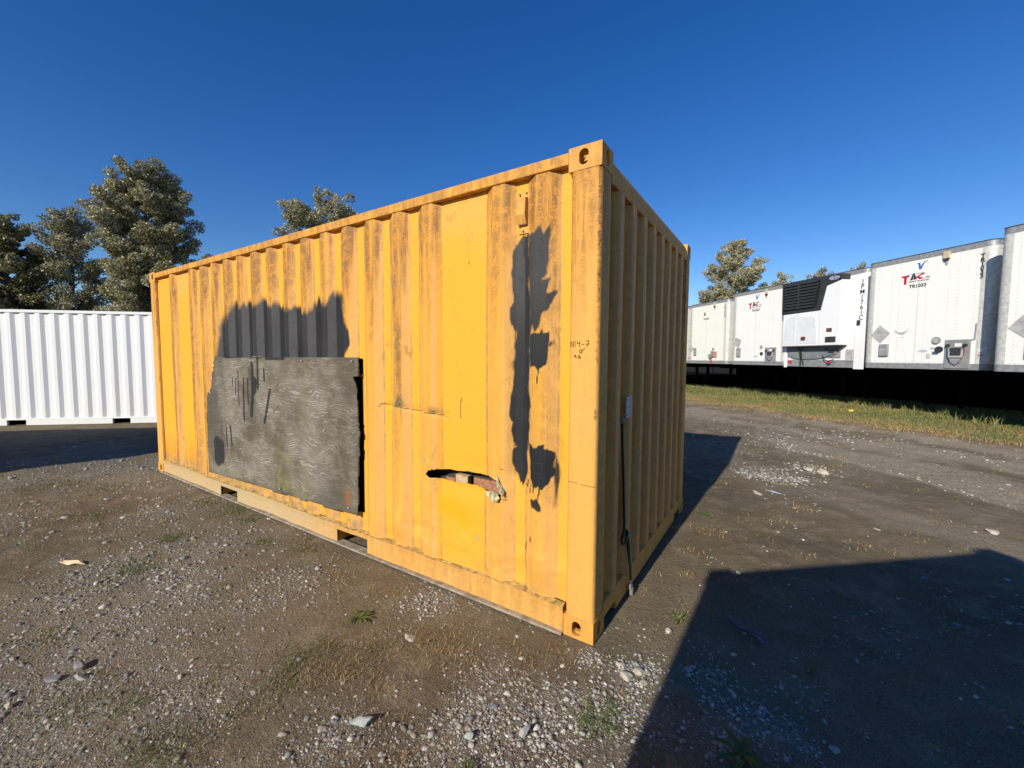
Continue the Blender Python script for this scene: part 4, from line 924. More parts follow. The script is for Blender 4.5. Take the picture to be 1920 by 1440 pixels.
# handwritten yard number on the post
def pen(mb, pts, w=.0016, y=.0012):
    for a, b in zip(pts[:-1], pts[1:]):
        a = Vector((a[0], a[1])); b = Vector((b[0], b[1])); d = b-a
        if d.length < 1e-6: continue
        n_ = Vector((-d.y, d.x)).normalized()*w; e = d.normalized()*w*.6
        q_ = [a-n_-e, b-n_+e, b+n_+e, a+n_-e]; mb.add([(p.x, y, p.y) for p in q_], [(0, 1, 2, 3)])
ink = MB(); s = .001
def glyphs(x0, z0, h, items):
    for pl in items: pen(ink, [(x0+p[0]*h, z0+p[1]*h) for p in pl])
glyphs(-.153, 1.577, .030, [[(0, 0), (.05, 1), (.45, .05), (.55, 1.05)]])                                # N
glyphs(-.129, 1.578, .030, [[(0, 1), (.02, 0)]])                                                        # 1
glyphs(-.115, 1.578, .030, [[(0, 1), (-.05, .55), (.45, .60)], [(.42, 1.05), (.38, -.05)]])               # 4
glyphs(-.090, 1.590, .030, [[(0, 0), (.40, .05)]])                                                      # -
glyphs(-.070, 1.578, .030, [[(0, 1), (.55, 1.05), (.25, 0)], [(.10, .45), (.70, .50)]])                     # 7
glyphs(-.103, 1.545, .022, [[(.55, .6), (.45, .85), (.15, .8), (0, .45), (.1, .1), (.4, .05), (.6, .3), (.55, .6)], [(.35, .2), (.7, .55), (1.3, 1.2)]])   # circled tick
glyphs(-.133, 1.517, .020, [[(.5, .7), (.25, .95), (0, .7), (.2, .5), (.5, .7), (.5, .1)], [(.75, .1), (.8, .15)], [(1.1, .9), (1.1, .1)], [(1.6, 1), (1.4, .5), (1.45, .1), (1.75, .1), (1.8, .4), (1.5, .45)]])   # 9-16
ink.build('handwritten_number', M_marker, YC)
# crack line on the post
ck = MB(); pen(ck, [(-.156, .860), (-.12, .857), (-.105, .855)], .0013); pen(ck, [(-.085, .853), (-.02, .851), (-.008, .853)], .0013); ck.build('paint_crack', M_marker, YC)
# damp raised outlines of the old lettering under the black paint
ol = MB()
def pen3(pts, w, y): 
    for a, b in zip(pts[:-1], pts[1:]): ol.tube([(a[0], y, a[1]), (b[0], y, b[1])], w, 5)
for pts in ([(-.478, 2.165), (-.470, 2.172), (-.452, 2.175)], [(-.468, 2.168), (-.462, 2.12), (-.470, 2.09)], [(-.476, 2.045), (-.455, 2.048), (-.452, 1.98), (-.470, 1.965), (-.474, 2.04)], [(-.46, 1.56), (-.45, 1.59), (-.44, 1.56), (-.45, 1.53), (-.46, 1.56)], [(-.468, 1.46), (-.455, 1.49), (-.442, 1.46), (-.455, 1.42), (-.468, 1.46)], [(-.465, 1.36), (-.452, 1.39), (-.44, 1.35), (-.455, 1.31), (-.465, 1.36)]):
    pen3(pts, .0016, .034)
for pts in ([(-.348, 2.17), (-.325, 2.165), (-.335, 2.12), (-.345, 2.10), (-.322, 2.10)], [(-.345, 2.07), (-.332, 2.085), (-.320, 2.06), (-.335, 2.03), (-.345, 2.07)], [(-.340, 1.93), (-.345, 1.88), (-.335, 1.855), (-.322, 1.87), (-.320, 1.92)], [(-.355, .93), (-.315, .93), (-.315, .87), (-.355, .87)], [(-.34, .92), (-.33, .90), (-.335, .875)]):
    pen3(pts, .0014, -.001)
ol.build('lettering_outline', M_char, YC)

# junction box and hanging cord on the end wall
jb = MB(); jb.box(-.050, .004, .468, .570, 1.160, 1.285); jo = jb.build('junction_box', M_frame, YC, .003)
jp = MB(); jp.box(.0045, .0075, .466, .573, 1.157, 1.288); jp.build('cover_plate', M_galv, jo, .001)
js = MB()
for y_, z_ in ((.485, 1.27), (.555, 1.27), (.485, 1.175), (.555, 1.175), (.52, 1.222)): js.cyl((.0075, y_, z_), 'x', .0045, .002, 8)
js.build('screw', M_grey, jo)
jc = MB(); jc.cyl((-.022, .482, 1.125), 'z', .014, .035, 12); jc.build('cable_gland', M_grey, jo)
cb = MB(); cb.tube([(-.022, .482, 1.13), (-.020, .490, 1.0), (-.016, .510, .80), (-.012, .520, .62), (-.006, .520, .50), (.0, .50, .455), (.004, .46, .43), (.004, .435, .41), (.008, .45, .385), (.012, .49, .38), (.014, .53, .41), (.006, .54, .44), (.004, .545, .40), (.012, .560, .30), (.018, .580, .2), (.022, .592, .10)], .0075, 8); co_ = cb.build('power_cord', M_black, YC, smooth=True)
cb = MB(); cb.tube([(.006, .548, .41), (.010, .570, .375), (.015, .588, .30), (.020, .597, .20), (.022, .600, .085)], .006, 8); cb.build('cord_tail', M_cord, co_, smooth=True)
tp = MB(); tp.box(.004, .016, .545, .595, .395, .412); tp.build('tape_tag', M_teal, co_)
pg = MB(); pg.cyl((.022, .600, .002), 'z', .016, .045, 14); pg.cyl((.022, .600, .047), 'z', .011, .022, 12); pg.box(.010, .030, .575, .598, .044, .075); pg.build('plug', M_cord, co_, .002)

# ------------------------------------------------------------------ plywood sheet over the opening
BO_R = .012
BO = [(-4.485, .235), (-4.475, .60), (-4.462, 1.00), (-4.455, 1.095), (-4.43, 1.13), (-4.40, 1.095), (-4.375, 1.115), (-4.37, 1.17), (-4.35, 1.175), (-4.345, 1.24), (-4.325, 1.26), (-4.32, 1.33), (-4.285, 1.36), (-4.30, 1.40), (-4.255, 1.42), (-4.275, 1.46), (-4.235, 1.475), (-4.25, 1.51),
      (-3.6, 1.512), (-2.6, 1.516), (-1.884, 1.519), (-1.887, 1.40), (-1.892, 1.375), (-1.945, 1.370), (-1.950, 1.355), (-1.928, 1.33), (-1.905, 1.265), (-1.94, 1.255), (-1.905, 1.25), (-1.896, 1.0), (-1.886, .95), (-1.90, .7), (-1.906, .5), (-1.914, .295), (-2.9, .272), (-3.9, .250)]
bx = np.arange(-4.50, -1.855, .0095); bz = np.arange(.225, 1.53, .0095)
BX, BZ = np.meshgrid(bx, bz, indexing='ij'); BO = [(p[0]+(BO_R if p[0] > -2 else 0), p[1]) for p in BO]
_b = []
for _p, _q in zip(BO, BO[1:]+BO[:1]):
    _left = _p[0] < -4.2 and _p[1] > 1.0; _n = 4 if _left else 6
    for _k in range(_n):
        _t = _k/_n; _j = .016 if _left else .0022; _b.append((_p[0]+(_q[0]-_p[0])*_t+random.uniform(-_j, _j), _p[1]+(_q[1]-_p[1])*_t+random.uniform(-_j, _j)*.6))
BO = _b; sb = poly_sd(BX, BZ, BO)
gxb = (poly_sd(BX+eps, BZ, BO)-poly_sd(BX-eps, BZ, BO))/(2*eps); gzb = (poly_sd(BX, BZ+eps, BO)-poly_sd(BX, BZ-eps, BO))/(2*eps)
nr = np.abs(sb) < .0068; BX2 = np.where(nr, BX-gxb*sb, BX); BZ2 = np.where(nr, BZ-gzb*sb, BZ); sb2 = np.where(nr, 0, sb)
BY = -.016+(fbm(BX*1.1, BZ*1.3, 33, 2)-.5)*.016-.010*sstep(-2.3, -1.9, BX)*sstep(.5, 1.3, BZ)*0
bl = np.zeros_like(BX)
for st_, w_, am in (([(-3.85, 1.31), (-3.86, 1.22)], .012, .7), ([(-3.79, 1.30), (-3.80, 1.15)], .012, .8), ([(-3.74, 1.37), (-3.74, 1.03)], .012, .8), ([(-3.63, 1.30), (-3.65, .88)], .018, .9), ([(-3.55, 1.30), (-3.55, 1.06)], .014, .8), ([(-3.46, 1.45), (-3.46, 1.16), (-3.50, .95)], .028, 1), ([(-3.42, 1.28), (-3.44, 1.20)], .05, 1), ([(-3.35, 1.50), (-3.36, 1.22)], .020, .95),
                    ([(-3.52, 1.42), (-3.52, 1.30)], .010, .8), ([(-3.24, 1.40), (-3.24, 1.30)], .018, .8), ([(-3.15, 1.21), (-3.26, .90)], .022, .9), ([(-3.08, 1.31), (-3.07, 1.25)], .008, .6), ([(-3.31, 1.15), (-3.31, 1.10)], .008, .6),
                    ([(-4.24, .42), (-4.24, .58)], .09, .95), ([(-4.15, .44), (-4.15, .58)], .07, .9), ([(-4.02, .58), (-4.03, .78)], .014, .85), ([(-3.92, .60), (-3.94, .80)], .018, .85), ([(-4.13, .65), (-4.13, .83)], .009, .7), ([(-3.1, 1.01), (-3.0, 1.08)], .006, .7), ([(-3.2, 1.505), (-2.9, 1.508)], .020, .8), ([(-4.1, 1.505), (-3.4, 1.508)], .008, .6)):
    bl = np.maximum(bl, am*sstep(w_*1.5, w_*.45, stroke_d(BX, BZ, st_)))
gr = .6*np.clip(np.exp(-((BX+2.95)/.13)**2)*sstep(.95, .45, BZ)*1.2+.45*np.exp(-((BX+2.6)/.05)**2)+.6*np.exp(-((BZ-.30)/.12)**2)*(fbm(BX*4, BZ*4, 14, 3))+.4*sstep(1.2, 1.5, BZ)*fbm(BX*3, BZ*3, 15, 3), 0, 1)
dk = np.clip(.55*sstep(-3.9, -4.4, BX)*fbm(BX*4, BZ*3, 16, 3)*1.6+.5*sstep(.05, .0, -sb)*fbm(BX*9, BZ*9, 18, 3)*1.5+.5*np.exp(-((BX+2.35)/.12)**2)*sstep(.9, .4, BZ), 0, .8)
ru = np.clip(.8*np.exp(-((BX+2.02)/.06)**2-((BZ-.42)/.12)**2)+.35*np.exp(-((BX+4.0)/.02)**2)*sstep(.6, .3, BZ)+.5*np.exp(-((BX+4.28)/.03)**2-((BZ-1.23)/.05)**2)+.6*np.exp(-((BX+1.98)/.06)**2-((BZ-1.255)/.012)**2)+.7*np.exp(-((BX+4.08)/.05)**2-((BZ-.38)/.05)**2), 0, 1)
I = np.arange(BX.size).reshape(BX.shape); Fq = np.stack([I[:-1, :-1], I[1:, :-1], I[1:, 1:], I[:-1, 1:]], -1).reshape(-1, 4)
keep = (sb2.ravel()[Fq] <= 1e-6).all(1)
bo = npmesh('plywood_patch', np.stack([BX2, BY, BZ2], -1).reshape(-1, 3), Fq[keep], M_board, YC, {'blk': bl.ravel(), 'green': gr.ravel(), 'darkw': dk.ravel(), 'rust': ru.ravel()})
so_m = bo.modifiers.new('thick', 'SOLIDIFY'); so_m.thickness = .013; so_m.offset = -1
# make sure the sheet thickens inwards
bo['label'] = 'grey weathered plywood sheet with ragged left edge and black paint marks'
ns = MB()
for x_, z_ in ((-1.93, 1.49), (-2.6, 1.49), (-3.4, 1.48), (-4.15, 1.47), (-2.0, .34), (-3.0, .31), (-4.3, .29), (-2.3, .92), (-3.3, .70)): ns.cyl((x_, -.032, z_), 'y', .006, .008, 8)
ns.build('screw', M_galv, bo)

# ------------------------------------------------------------------ trailers
TA = R(-45.55); TD = np.array([math.cos(TA), math.sin(TA)])
TW, TH, TF = 2.59, 4.11, 1.28
def rounded_front(w, d, r, n=6):
    """plan outline of the front end with rounded corners"""
    P = [(0, d)]
    for k in range(n+1):
        a = math.pi+math.pi/2*k/n; P.append((r+r*math.cos(a), r+r*math.sin(a)))
    for k in range(n+1):
        a = -math.pi/2+math.pi/2*k/n; P.append((w-r+r*math.cos(a), r+r*math.sin(a)))
    P.append((w, d)); return P
def glad_hands(root, x, z, w, h):
    p = MB(); p.box(x, x+w, -.030, -.004, z, z+h); po = p.build('hookup_panel', M_grey, root, .004)
    q = MB(); q.box(x+w*.2, x+w*.78, -.062, -.030, z+h*.38, z+h*.62); q.box(x+w*.3, x+w*.7, -.085, -.060, z+h*.46, z+h*.72, 1); q.box(x+w*.4, x+w*.68, -.034, -.030, z+h*.76, z+h*.88, 2)
    q.build('socket', [M_lgrey, M_char, M_whitev], po, .004)
    for s, mt in ((.15, M_hoseb), (.84, M_hoser)):
        k = MB(); cx = x+w*s; k.cyl((cx, -.075, z+h*.8), 'y', .035, .045, 12); k.build('glad_hand', M_char, po)
        k = MB(); k.tube([(cx, -.06, z+h*.78), (cx+(.0 if s < .5 else -.01), -.06, z+h*.45), (x+w*.5+(s-.5)*w*.5, -.07, z+h*.22), (x+w*.5, -.06, z+h*.12)], .0075, 6); k.build('air_hose', mt, po)
def trailer(name, ix, off, label, logo=None, num=None, vlogo=False, side_txt=None, skin=None, wide=0, seed=0, reefer=False, dia=None, docbox=None, pan=None, diagr=M_lgrey, ztop=TH, L=15.6):
    root = empty(name, (off[0], off[1], 0), TA); tag(root, label, 'trailer', 'white semi trailers parked in a row')
    skin = skin or M_wtrail; r_ = random.Random(seed)
    out = rounded_front(TW, L, .13)
    # body: side/front skin between the rails
    mb = MB(); mb.prism(out, 'z', TF+.13, ztop-.12); mb.build('body', skin, root)
    o2 = [(a[0]*1.004-.005, a[1]-.008) if a[1] < L-1 else (a[0]*1.004-.005, a[1]) for a in out]
    mb = MB(); mb.prism(o2, 'z', ztop-.14, ztop-.02); 
    for x_ in (.35, .75, 1.2, 1.34, 1.8, 2.25): mb.box(x_, x_+.018, -.014, -.006, ztop-.13, ztop-.03)
    mb.build('top_rail', M_alud, root)
    mb = MB(); mb.prism([(a[0]*1.008-.01, a[1]-.012) for a in out], 'z', ztop-.02, ztop); mb.build('roof', M_roofedge, root)
    mb = MB(); mb.prism(o2, 'z', TF, TF+.14); mb.build('bottom_rail', M_alud, root)
    # aluminium corner wraps
    for s in (0, 1):
        P = []
        for k in range(7):
            a = math.pi+math.pi/2*k/6; P.append((.13+.138*math.cos(a), .13+.138*math.sin(a)))
        P = [(-.008, .3)]+P+[(.20, -.008)]; Q = [(p[0], p[1]+.004) for p in P]
        if s: P = [(TW-p[0], p[1]) for p in P]; Q = [(p[0]*1.0, p[1]+.004) for p in P]
        mb = MB(); n = len(P); V = [(p[0], p[1], z) for z in (TF+.13, ztop-.13) for p in P]; mb.add(V, [(i, i+1, n+i+1, n+i) for i in range(n-1)]); mb.build('corner_post', M_alu if not reefer else M_reefer, root, smooth=True)
    # panel seams and rivets on the front
    if not reefer:
        mb = MB()
        for x_ in (.30, .62, .80, 1.22, 1.38, 1.82, 2.0, 2.30):
            for k in range(34): mb.box(x_-.005, x_+.005, -.003, .0, TF+.22+k*.0755, TF+.23+k*.0755)
        for k in range(30): mb.box(.26+k*.07, .272+k*.07, -.004, .0, TF+.155, TF+.168)
        mb.build('rivets', M_grey, root)
        mb = MB(); mb.box(1.20, 1.204, -.002, .0, TF+.14, TF+2.2); mb.build('panel_seam', M_grey, root)
    # lettering
    if vlogo:
        mb = MB()
        mb.add([(p[0], -.004, p[1]) for p in [(1.154, 3.890), (1.215, 3.890), (1.225, 3.80), (1.290, 3.900), (1.368, 3.918), (1.368, 3.900), (1.310, 3.885), (1.245, 3.730), (1.195, 3.730), (1.178, 3.865), (1.150, 3.870)]], [tuple(range(11))])
        mb.build('maker_emblem', M_blue, root)
    if logo:
        full = logo == 'full'
        mb = MB()
        def pg_(pts, m): mb.add([(p[0], -.004, p[1]) for p in pts], [tuple(range(len(pts)))], m)
        if full:
            pg_([(.825, 3.625), (.99, 3.622), (.99, 3.572), (.94, 3.574), (.94, 3.405), (.88, 3.405), (.88, 3.578), (.825, 3.58)], 0)
            pg_([(1.16, 3.640), (1.325, 3.628), (1.335, 3.612), (1.205, 3.558), (1.29, 3.512), (1.33, 3.497), (1.22, 3.490), (1.13, 3.560), (1.27, 3.618)], 0)
            mb.add([(.93, -.004, 3.63), (1.30, -.004, 3.640), (1.30, -.004, 3.632), (.93, -.004, 3.624)], [(0, 1, 2, 3)], 1)
            put_text(mb, 'INC.', .055, 1.40, 3.515, -.004, .0015, 1, 1)
            put_text(mb, 'TRIDENT ROADLINES', .050, 1.20, 3.450, -.004, .0008, .9, 1)
        pg_([(1.075, 3.66), (1.10, 3.66), (1.165, 3.500), (1.100, 3.495), (1.085, 3.515), (1.070, 3.495), (1.010, 3.490)], 1)
        for z_ in (3.60, 3.56, 3.53): mb.add([(1.083, -.0055, z_), (1.092, -.0055, z_), (1.092, -.0055, z_-.017), (1.083, -.0055, z_-.017)], [(0, 1, 2, 3)], 2)
        mb.build('company_logo', [M_red, M_char, M_whitev], root)
    if num:
        mb = MB(); put_text(mb, num, .115, 1.185, 3.33, -.004, .004, 1.0); mb.build('unit_number', M_char, root)
    if side_txt:
        mb = MB(); n = len(side_txt); h = .50/6
        z0, sz_ = (3.78, .125) if not reefer else (3.74, .18)
        stp = .088 if not reefer else .148
        for k, ch in enumerate(side_txt):
            V, Fc = text_geo(ch, sz_, .003 if reefer else .004)
            if reefer: mb.add([(2.455+v[0]*1.05, -.012, z0-k*stp+v[1]) for v in V], Fc)
            else: mb.add([(2.40+v[0]*1.0, -.014, z0-k*stp+v[1]) for v in V], Fc)
        mb.build('unit_number_vertical', M_char, root)
    if dia:
        x_, z_, s_, a_ = dia; mb = MB(); P = [(x_+s_*math.cos(R(90*k+a_)), z_+s_*math.sin(R(90*k+a_))) for k in range(4)]
        mb.prism(P, 'y', -.012, -.003); do = mb.build('placard_holder', diagr, root)
        mb = MB()
        for f_ in (-.25, .2): mb.box(x_-s_*.5, x_+s_*.5, -.015, -.0125, z_+s_*f_, z_+s_*f_+.008)
        mb.build('placard_clip', M_grey, do)
    if docbox:
        x_, z_, w_, h_ = docbox; mb = MB(); mb.box(x_, x_+w_, -.06, -.003, z_, z_+h_); dob = mb.build('document_box', M_grey, root, .008)
        mb = MB(); mb.box(x_+.03, x_+w_-.04, -.064, -.0605, z_+h_*.5, z_+h_*.62); mb.build('latch', M_lgrey, dob)
    if pan: glad_hands(root, *pan)
    if not reefer:
        lx = 1.76 if seed != 2 else 1.68
        mb = MB(); mb.box(lx-.06, lx+.06, -.055, -.015, ztop-.24, ztop-.08); mb.prism([(lx-.06, ztop-.24), (lx+.06, ztop-.24), (lx+.03, ztop-.30), (lx-.03, ztop-.30)], 'y', -.05, -.015, 1); lo_ = mb.build('marker_lamp', [M_beige, M_char], root, .006)
        mb = MB(); mb.tube([(lx, -.03, ztop-.29), (lx, -.035, ztop-.35), (lx+.02, -.035, ztop-.37), (lx+.035, -.035, ztop-.345)], .008, 6); mb.build('lamp_wire', M_grey, lo_)
    # running gear
    mb = MB(); mb.box(.9, 1.0, 1, L-1, TF-.22, TF+.005); mb.box(1.59, 1.69, 1, L-1, TF-.22, TF+.005)
    for k in range(18): mb.box(.05, TW-.05, .5+k*.82, .58+k*.82, TF-.08, TF+.004)
    mb.box(.02, TW-.02, .35, L-.1, TF-.01, TF+.006); mb.build('chassis', M_under, root)
    for s in (.35, TW-.45):
        mb = MB(); mb.box(s, s+.11, 2.9, 3.0, .12, TF); mb.box(s-.06, s+.17, 2.82, 3.08, .0, .05); mb.build('landing_leg', M_under, root)
    for yy in (L-3.2, L-1.9):
        for xc in (.02, TW-.60):
            mb = MB(); mb.tube([(xc, yy, .5), (xc+.05, yy, .5), (xc+.24, yy, .5), (xc+.26, yy, .5), (xc+.30, yy, .5), (xc+.32, yy, .5), (xc+.53, yy, .5), (xc+.58, yy, .5)], [.44, .5, .5, .42, .42, .5, .5, .44], 20); mb.build('wheel', M_tyre, root)
        mb = MB(); mb.box(.3, TW-.3, yy-.07, yy+.07, .43, .57); mb.build('axle', M_under, root)
    for xc in (.05, TW-.65):
        mb = MB(); mb.box(xc, xc+.6, L-.95, L-.93, .15, TF-.05); mb.build('mud_flap', M_under, root)
    return root
T1 = trailer('semi_trailer', 0, (-2.99, 20.40), 'ivory white semi trailer with faded logo and number TR1034, half hidden by the yellow container', logo='faint', num='TR1034', side_txt='TR1034', skin=M_ivory, seed=1, dia=(.16, 1.98, .21, 0), docbox=(.42, 1.66, .16, .35), ztop=4.09)
T2 = trailer('semi_trailer', 1, (-.9124, 17.4847), 'white semi trailer with red logo and number TR1027, left of the refrigeration unit', logo='full', num='TR1027', vlogo=True, side_txt='TR1027', seed=2, dia=(.32, 2.15, .23, 24), docbox=(.33, 1.59, .19, .34), pan=(1.72, 1.38, .48, .54))
T3 = trailer('refrigerated_trailer', 2, (.9228, 15.6864), 'white refrigerated trailer with a dark grille and number JPM1761C', side_txt='JPM1761C', skin=M_reefer, seed=3, reefer=True, ztop=4.12)
T4 = trailer('semi_trailer', 3, (2.6743, 13.3479), 'white semi trailer with red logo and number TR1033, right of the refrigeration unit', logo='full', num='TR1033', vlogo=True, side_txt='TR1033', seed=4, dia=(.40, 2.18, .24, 4), docbox=(.42, 1.60, .21, .31), pan=(1.84, 1.31, .46, .66))
T5 = trailer('semi_trailer', 4, (4.31, 10.63), 'nearest white semi trailer, cut off by the right edge of the photo', num=None, side_txt=None, seed=5, dia=(.55, 2.17, .34, 5), docbox=(.50, 1.55, .25, .38), ztop=4.12)
for k_ in (1, 2, 3, 4):
    trailer('semi_trailer', -1, (-2.99-1.93*k_-.1, 20.40+2.15*k_), 'semi trailer parked further left in the row, hidden behind the yellow container', seed=10+k_, skin=M_ivory)
# extras on single trailers
def on(root, name, mat, fn, bevel=0, parent=None): mb = MB(); fn(mb); return mb.build(name, mat, parent or root, bevel)
on(T1, 'reflector', M_orange if False else simple('faded_red_reflector', (.55, .22, .18), .5), lambda m: m.box(-.04, .22, -.007, -.003, TF+.19, TF+.29))
for a_ in ((1.62, -.10, 1.62, .10), (1.75, -.10, 1.65, .07), (1.70, -.06, 1.80, .06), (1.76, -.04, 1.94, .055)):
    on(T1, 'socket', M_grey, lambda m: m.cyl(a_[:3], 'y', a_[3], -a_[1], 14))
on(T1, 'red_tag', M_red, lambda m: m.box(1.60, 1.66, -.03, -.012, TF-.02, TF+.22))
on(T1, 'hookup_plate', simple('rusty_red_plate', (.5, .22, .16), .7), lambda m: m.box(1.72, 1.98, -.02, -.004, 1.55, 1.83))
def port(T, x, z, r, mat=M_grey):
    o = on(T, 'inspection_port', mat, lambda m: m.cyl((x, -.035, z), 'y', r, .035, 20), .003); on(T, 'port_lid', M_lgrey, lambda m: m.cyl((x-.01, -.040, z-.01), 'y', r*.7, .006, 18), parent=o)
port(T2, 1.53, 1.95, .055); on(T2, 'vent_cap', M_char, lambda m: m.cyl((1.55, -.03, 1.70), 'y', .06, .03, 16)); on(T2, 'decal', simple('faded_decal', (.5, .52, .5), .6), lambda m: m.box(1.20, 1.36, -.005, -.003, 1.57, 1.63))
port(T4, 1.66, 1.97, .085); on(T4, 'vent_cap', M_char, lambda m: m.cyl((1.72, -.03, 1.75), 'y', .075, .03, 16))
on(T4, 'decal', simple('faded_blue_decal', (.45, .50, .55), .6), lambda m: m.prism([(1.27, 1.72), (1.31, 1.735), (1.36, 1.755), (1.41, 1.755), (1.46, 1.735), (1.50, 1.72), (1.42, 1.69), (1.35, 1.69)], 'y', -.006, -.003))
on(T4, 'warning_sticker', simple('grey_print', (.40, .42, .46), .6), lambda m: m.box(1.54, 1.72, -.005, -.003, 1.76, 1.80)); on(T4, 'warning_sticker', M_bluegrey, lambda m: m.box(1.58, 1.70, -.006, -.003, 1.63, 1.70))
on(T4, 'warning_sticker', simple('pink_print', (.60, .50, .47), .6), lambda m: m.box(1.46, 1.55, -.005, -.003, 1.53, 1.65))
on(T4, 'placard_scar', simple('torn_placard', (.44, .42, .36), .7), lambda m: (m.prism([(.74, 2.22), (.77, 2.29), (.79, 2.22), (.90, 2.20), (.99, 2.22), (1.07, 2.30), (1.01, 2.20), (.93, 2.14), (.84, 2.16)], 'y', -.006, -.003), m.box(.87, .96, -.006, -.003, 2.06, 2.07)))
on(T4, 'conduit', M_grey, lambda m: m.tube([(2.30, -.02, 1.95), (2.37, -.02, 1.97), (2.38, -.02, 2.25), (2.38, -.02, 2.32)], .012, 6))
on(T4, 'corner_label', M_whitev, lambda m: m.box(2.42, 2.53, -.014, -.011, 1.68, 1.76)); on(T4, 'corner_stripe', M_orange, lambda m: m.box(2.43, 2.53, -.014, -.011, 1.60, 1.62))
# side number on the near trailer's left corner (faces the next trailer)
mb = MB()
for k, ch in enumerate('TR1031'):
    V, Fc = text_geo(ch, .115, .002); mb.add([(-.016, .12-v[0]*.9, 3.70-k*.105+v[1]) for v in V], Fc)
mb.build('unit_number_vertical', M_char, T5)
# refrigeration unit
RU = MB(); yf = -.30
RU.prism([(.10, 1.93), (2.10, 1.93), (2.10, 3.86), (1.62, 3.74), (1.45, 3.02), (.10, 3.0)], 'y', yf, -.01); ru_ = RU.build('refrigeration_unit', M_reefer, T3, .02)
GB = MB(); GB.prism([(.05, 3.0), (1.455, 3.02), (1.62, 3.74), (2.10, 3.86), (2.10, 4.03), (.03, 4.05)], 'y', yf-.02, -.01); gb_ = GB.build('grille_surround', M_grill, ru_, .02)
GD = MB(); GD.prism([(.12, 3.10), (1.28, 3.12), (1.36, 3.2), (1.44, 3.93), (1.40, 3.98), (.10, 3.98)], 'y', yf-.026, yf-.0215); GD.build('grille_recess', M_grilld, gb_)
GS = MB()
for k in range(9):
    z_ = 3.15+k*.095; x1_ = 1.24+.16*(k/8)
    GS.prism([(yf-.075, z_), (yf-.028, z_+.035), (yf-.028, z_+.075), (yf-.070, z_+.028)], 'x', .16, x1_)
GS.box(.70, .74, yf-.080, yf-.028, 3.12, 3.97); GS.build('grille_slats', M_grill, gb_)
BD = MB(); BD.prism([(1.875+.15*math.cos(a), 3.935+.055*math.sin(a)) for a in [2*math.pi*k/24 for k in range(24)]], 'y', yf-.034, yf-.021)
BD.prism([(1.875+.135*math.cos(a), 3.935+.045*math.sin(a)) for a in [2*math.pi*k/24 for k in range(24)]], 'y', yf-.036, yf-.0345, 1)
put_text(BD, 'Carrier', .075, 1.875, 3.936, yf-.037, .0008, 1, 0, .25); BD.build('maker_badge', [M_whitev, M_navy], ru_)
on(T3, 'panel_groove', M_lgrey, lambda m: (m.box(.655, .668, yf-.004, yf-.001, 1.95, 3.0), m.box(1.447, 1.455, yf-.004, yf-.001, 1.95, 3.0)), parent=ru_)
on(T3, 'door_relief', simple('reefer_door_grey', (.70, .71, .72), .5, var=.04), lambda m: m.prism([(.14, 2.0), (.62, 2.0), (.62, 2.93), (.34, 2.88), (.22, 2.80)], 'y', yf-.008, yf-.001), .008, parent=ru_)
on(T3, 'door_relief', M_doorg, lambda m: (m.prism([(.70, 2.0), (1.38, 2.0), (1.32, 2.75), (1.26, 2.86), (.70, 2.88)], 'y', yf-.008, yf-.001)), .008, parent=ru_)
on(T3, 'amber_light', M_redlamp, lambda m: (m.box(1.69, 1.86, yf-.02, yf-.001, 2.34, 2.45)), .006, parent=ru_)
on(T3, 'fuel_gauge', M_redlamp, lambda m: (m.box(.83, .99, yf-.025, yf-.009, 2.11, 2.23)), .006, parent=ru_)
co2 = on(T3, 'control_panel', M_char, lambda m: m.box(1.66, 1.99, yf-.02, yf-.001, 2.02, 2.19), .01, parent=ru_); 
on(T3, 'belly_pan', simple('belly_grey', (.20, .215, .23), .6), lambda m: m.prism([(.12, 1.92), (2.08, 1.92), (1.75, 1.68), (1.4, 1.55), (.86, 1.50), (.35, 1.54), (.12, 1.62)], 'y', -.07, -.012), parent=ru_)
on(T3, 'unit_underside', M_char, lambda m: m.box(.10, 2.09, yf+.01, -.01, 1.90, 1.93), parent=ru_)
on(T3, 'scuff_plate', M_alud, lambda m: m.box(.02, 2.40, -.02, -.004, TF-.02, TF+.20))
on(T3, 'fuel_hose', M_black, lambda m: m.tube([(.62, -.15, 1.9), (.64, -.1, 1.6), (.60, -.05, TF+.02)], .02, 6)); on(T3, 'fuel_hose', M_black, lambda m: m.tube([(.70, -.15, 1.9), (.68, -.1, 1.6), (.72, -.05, TF+.02)], .015, 6))
glad_hands(T3, 1.42, 1.55, .50, .33)
on(T3, 'air_hose', M_black, lambda m: m.tube([(1.42, -.1, 1.62), (1.50, -.12, 1.50), (1.62, -.12, 1.44), (1.80, -.12, 1.50)], .014, 6)); on(T3, 'red_tag', M_red, lambda m: m.box(1.60, 1.72, -.14, -.12, 1.39, 1.45)); on(T3, 'red_reflector', M_red, lambda m: m.box(.10, .24, -.026, -.021, TF+.08, TF+.17))
on(T3, 'document_box', M_lgrey, lambda m: m.box(2.10, 2.32, -.05, -.004, 1.46, 1.80), .008)
on(T3, 'side_fairing', M_reefer, lambda m: m.box(2.345, 2.625, -.06, -.012, 1.22, 2.46), .006); on(T3, 'side_fairing', M_reefer, lambda m: m.box(-.03, .06, -.06, -.012, 1.22, 3.6), .006)
on(T3, 'side_marker', M_char, lambda m: m.box(2.36, 2.45, -.04, -.012, 2.49, 2.64), .006)
on(T3, 'rivets', M_grey, lambda m: [m.box(2.285, 2.297, -.006, -.002, 2.6+k*.036, 2.61+k*.036) for k in range(38)])
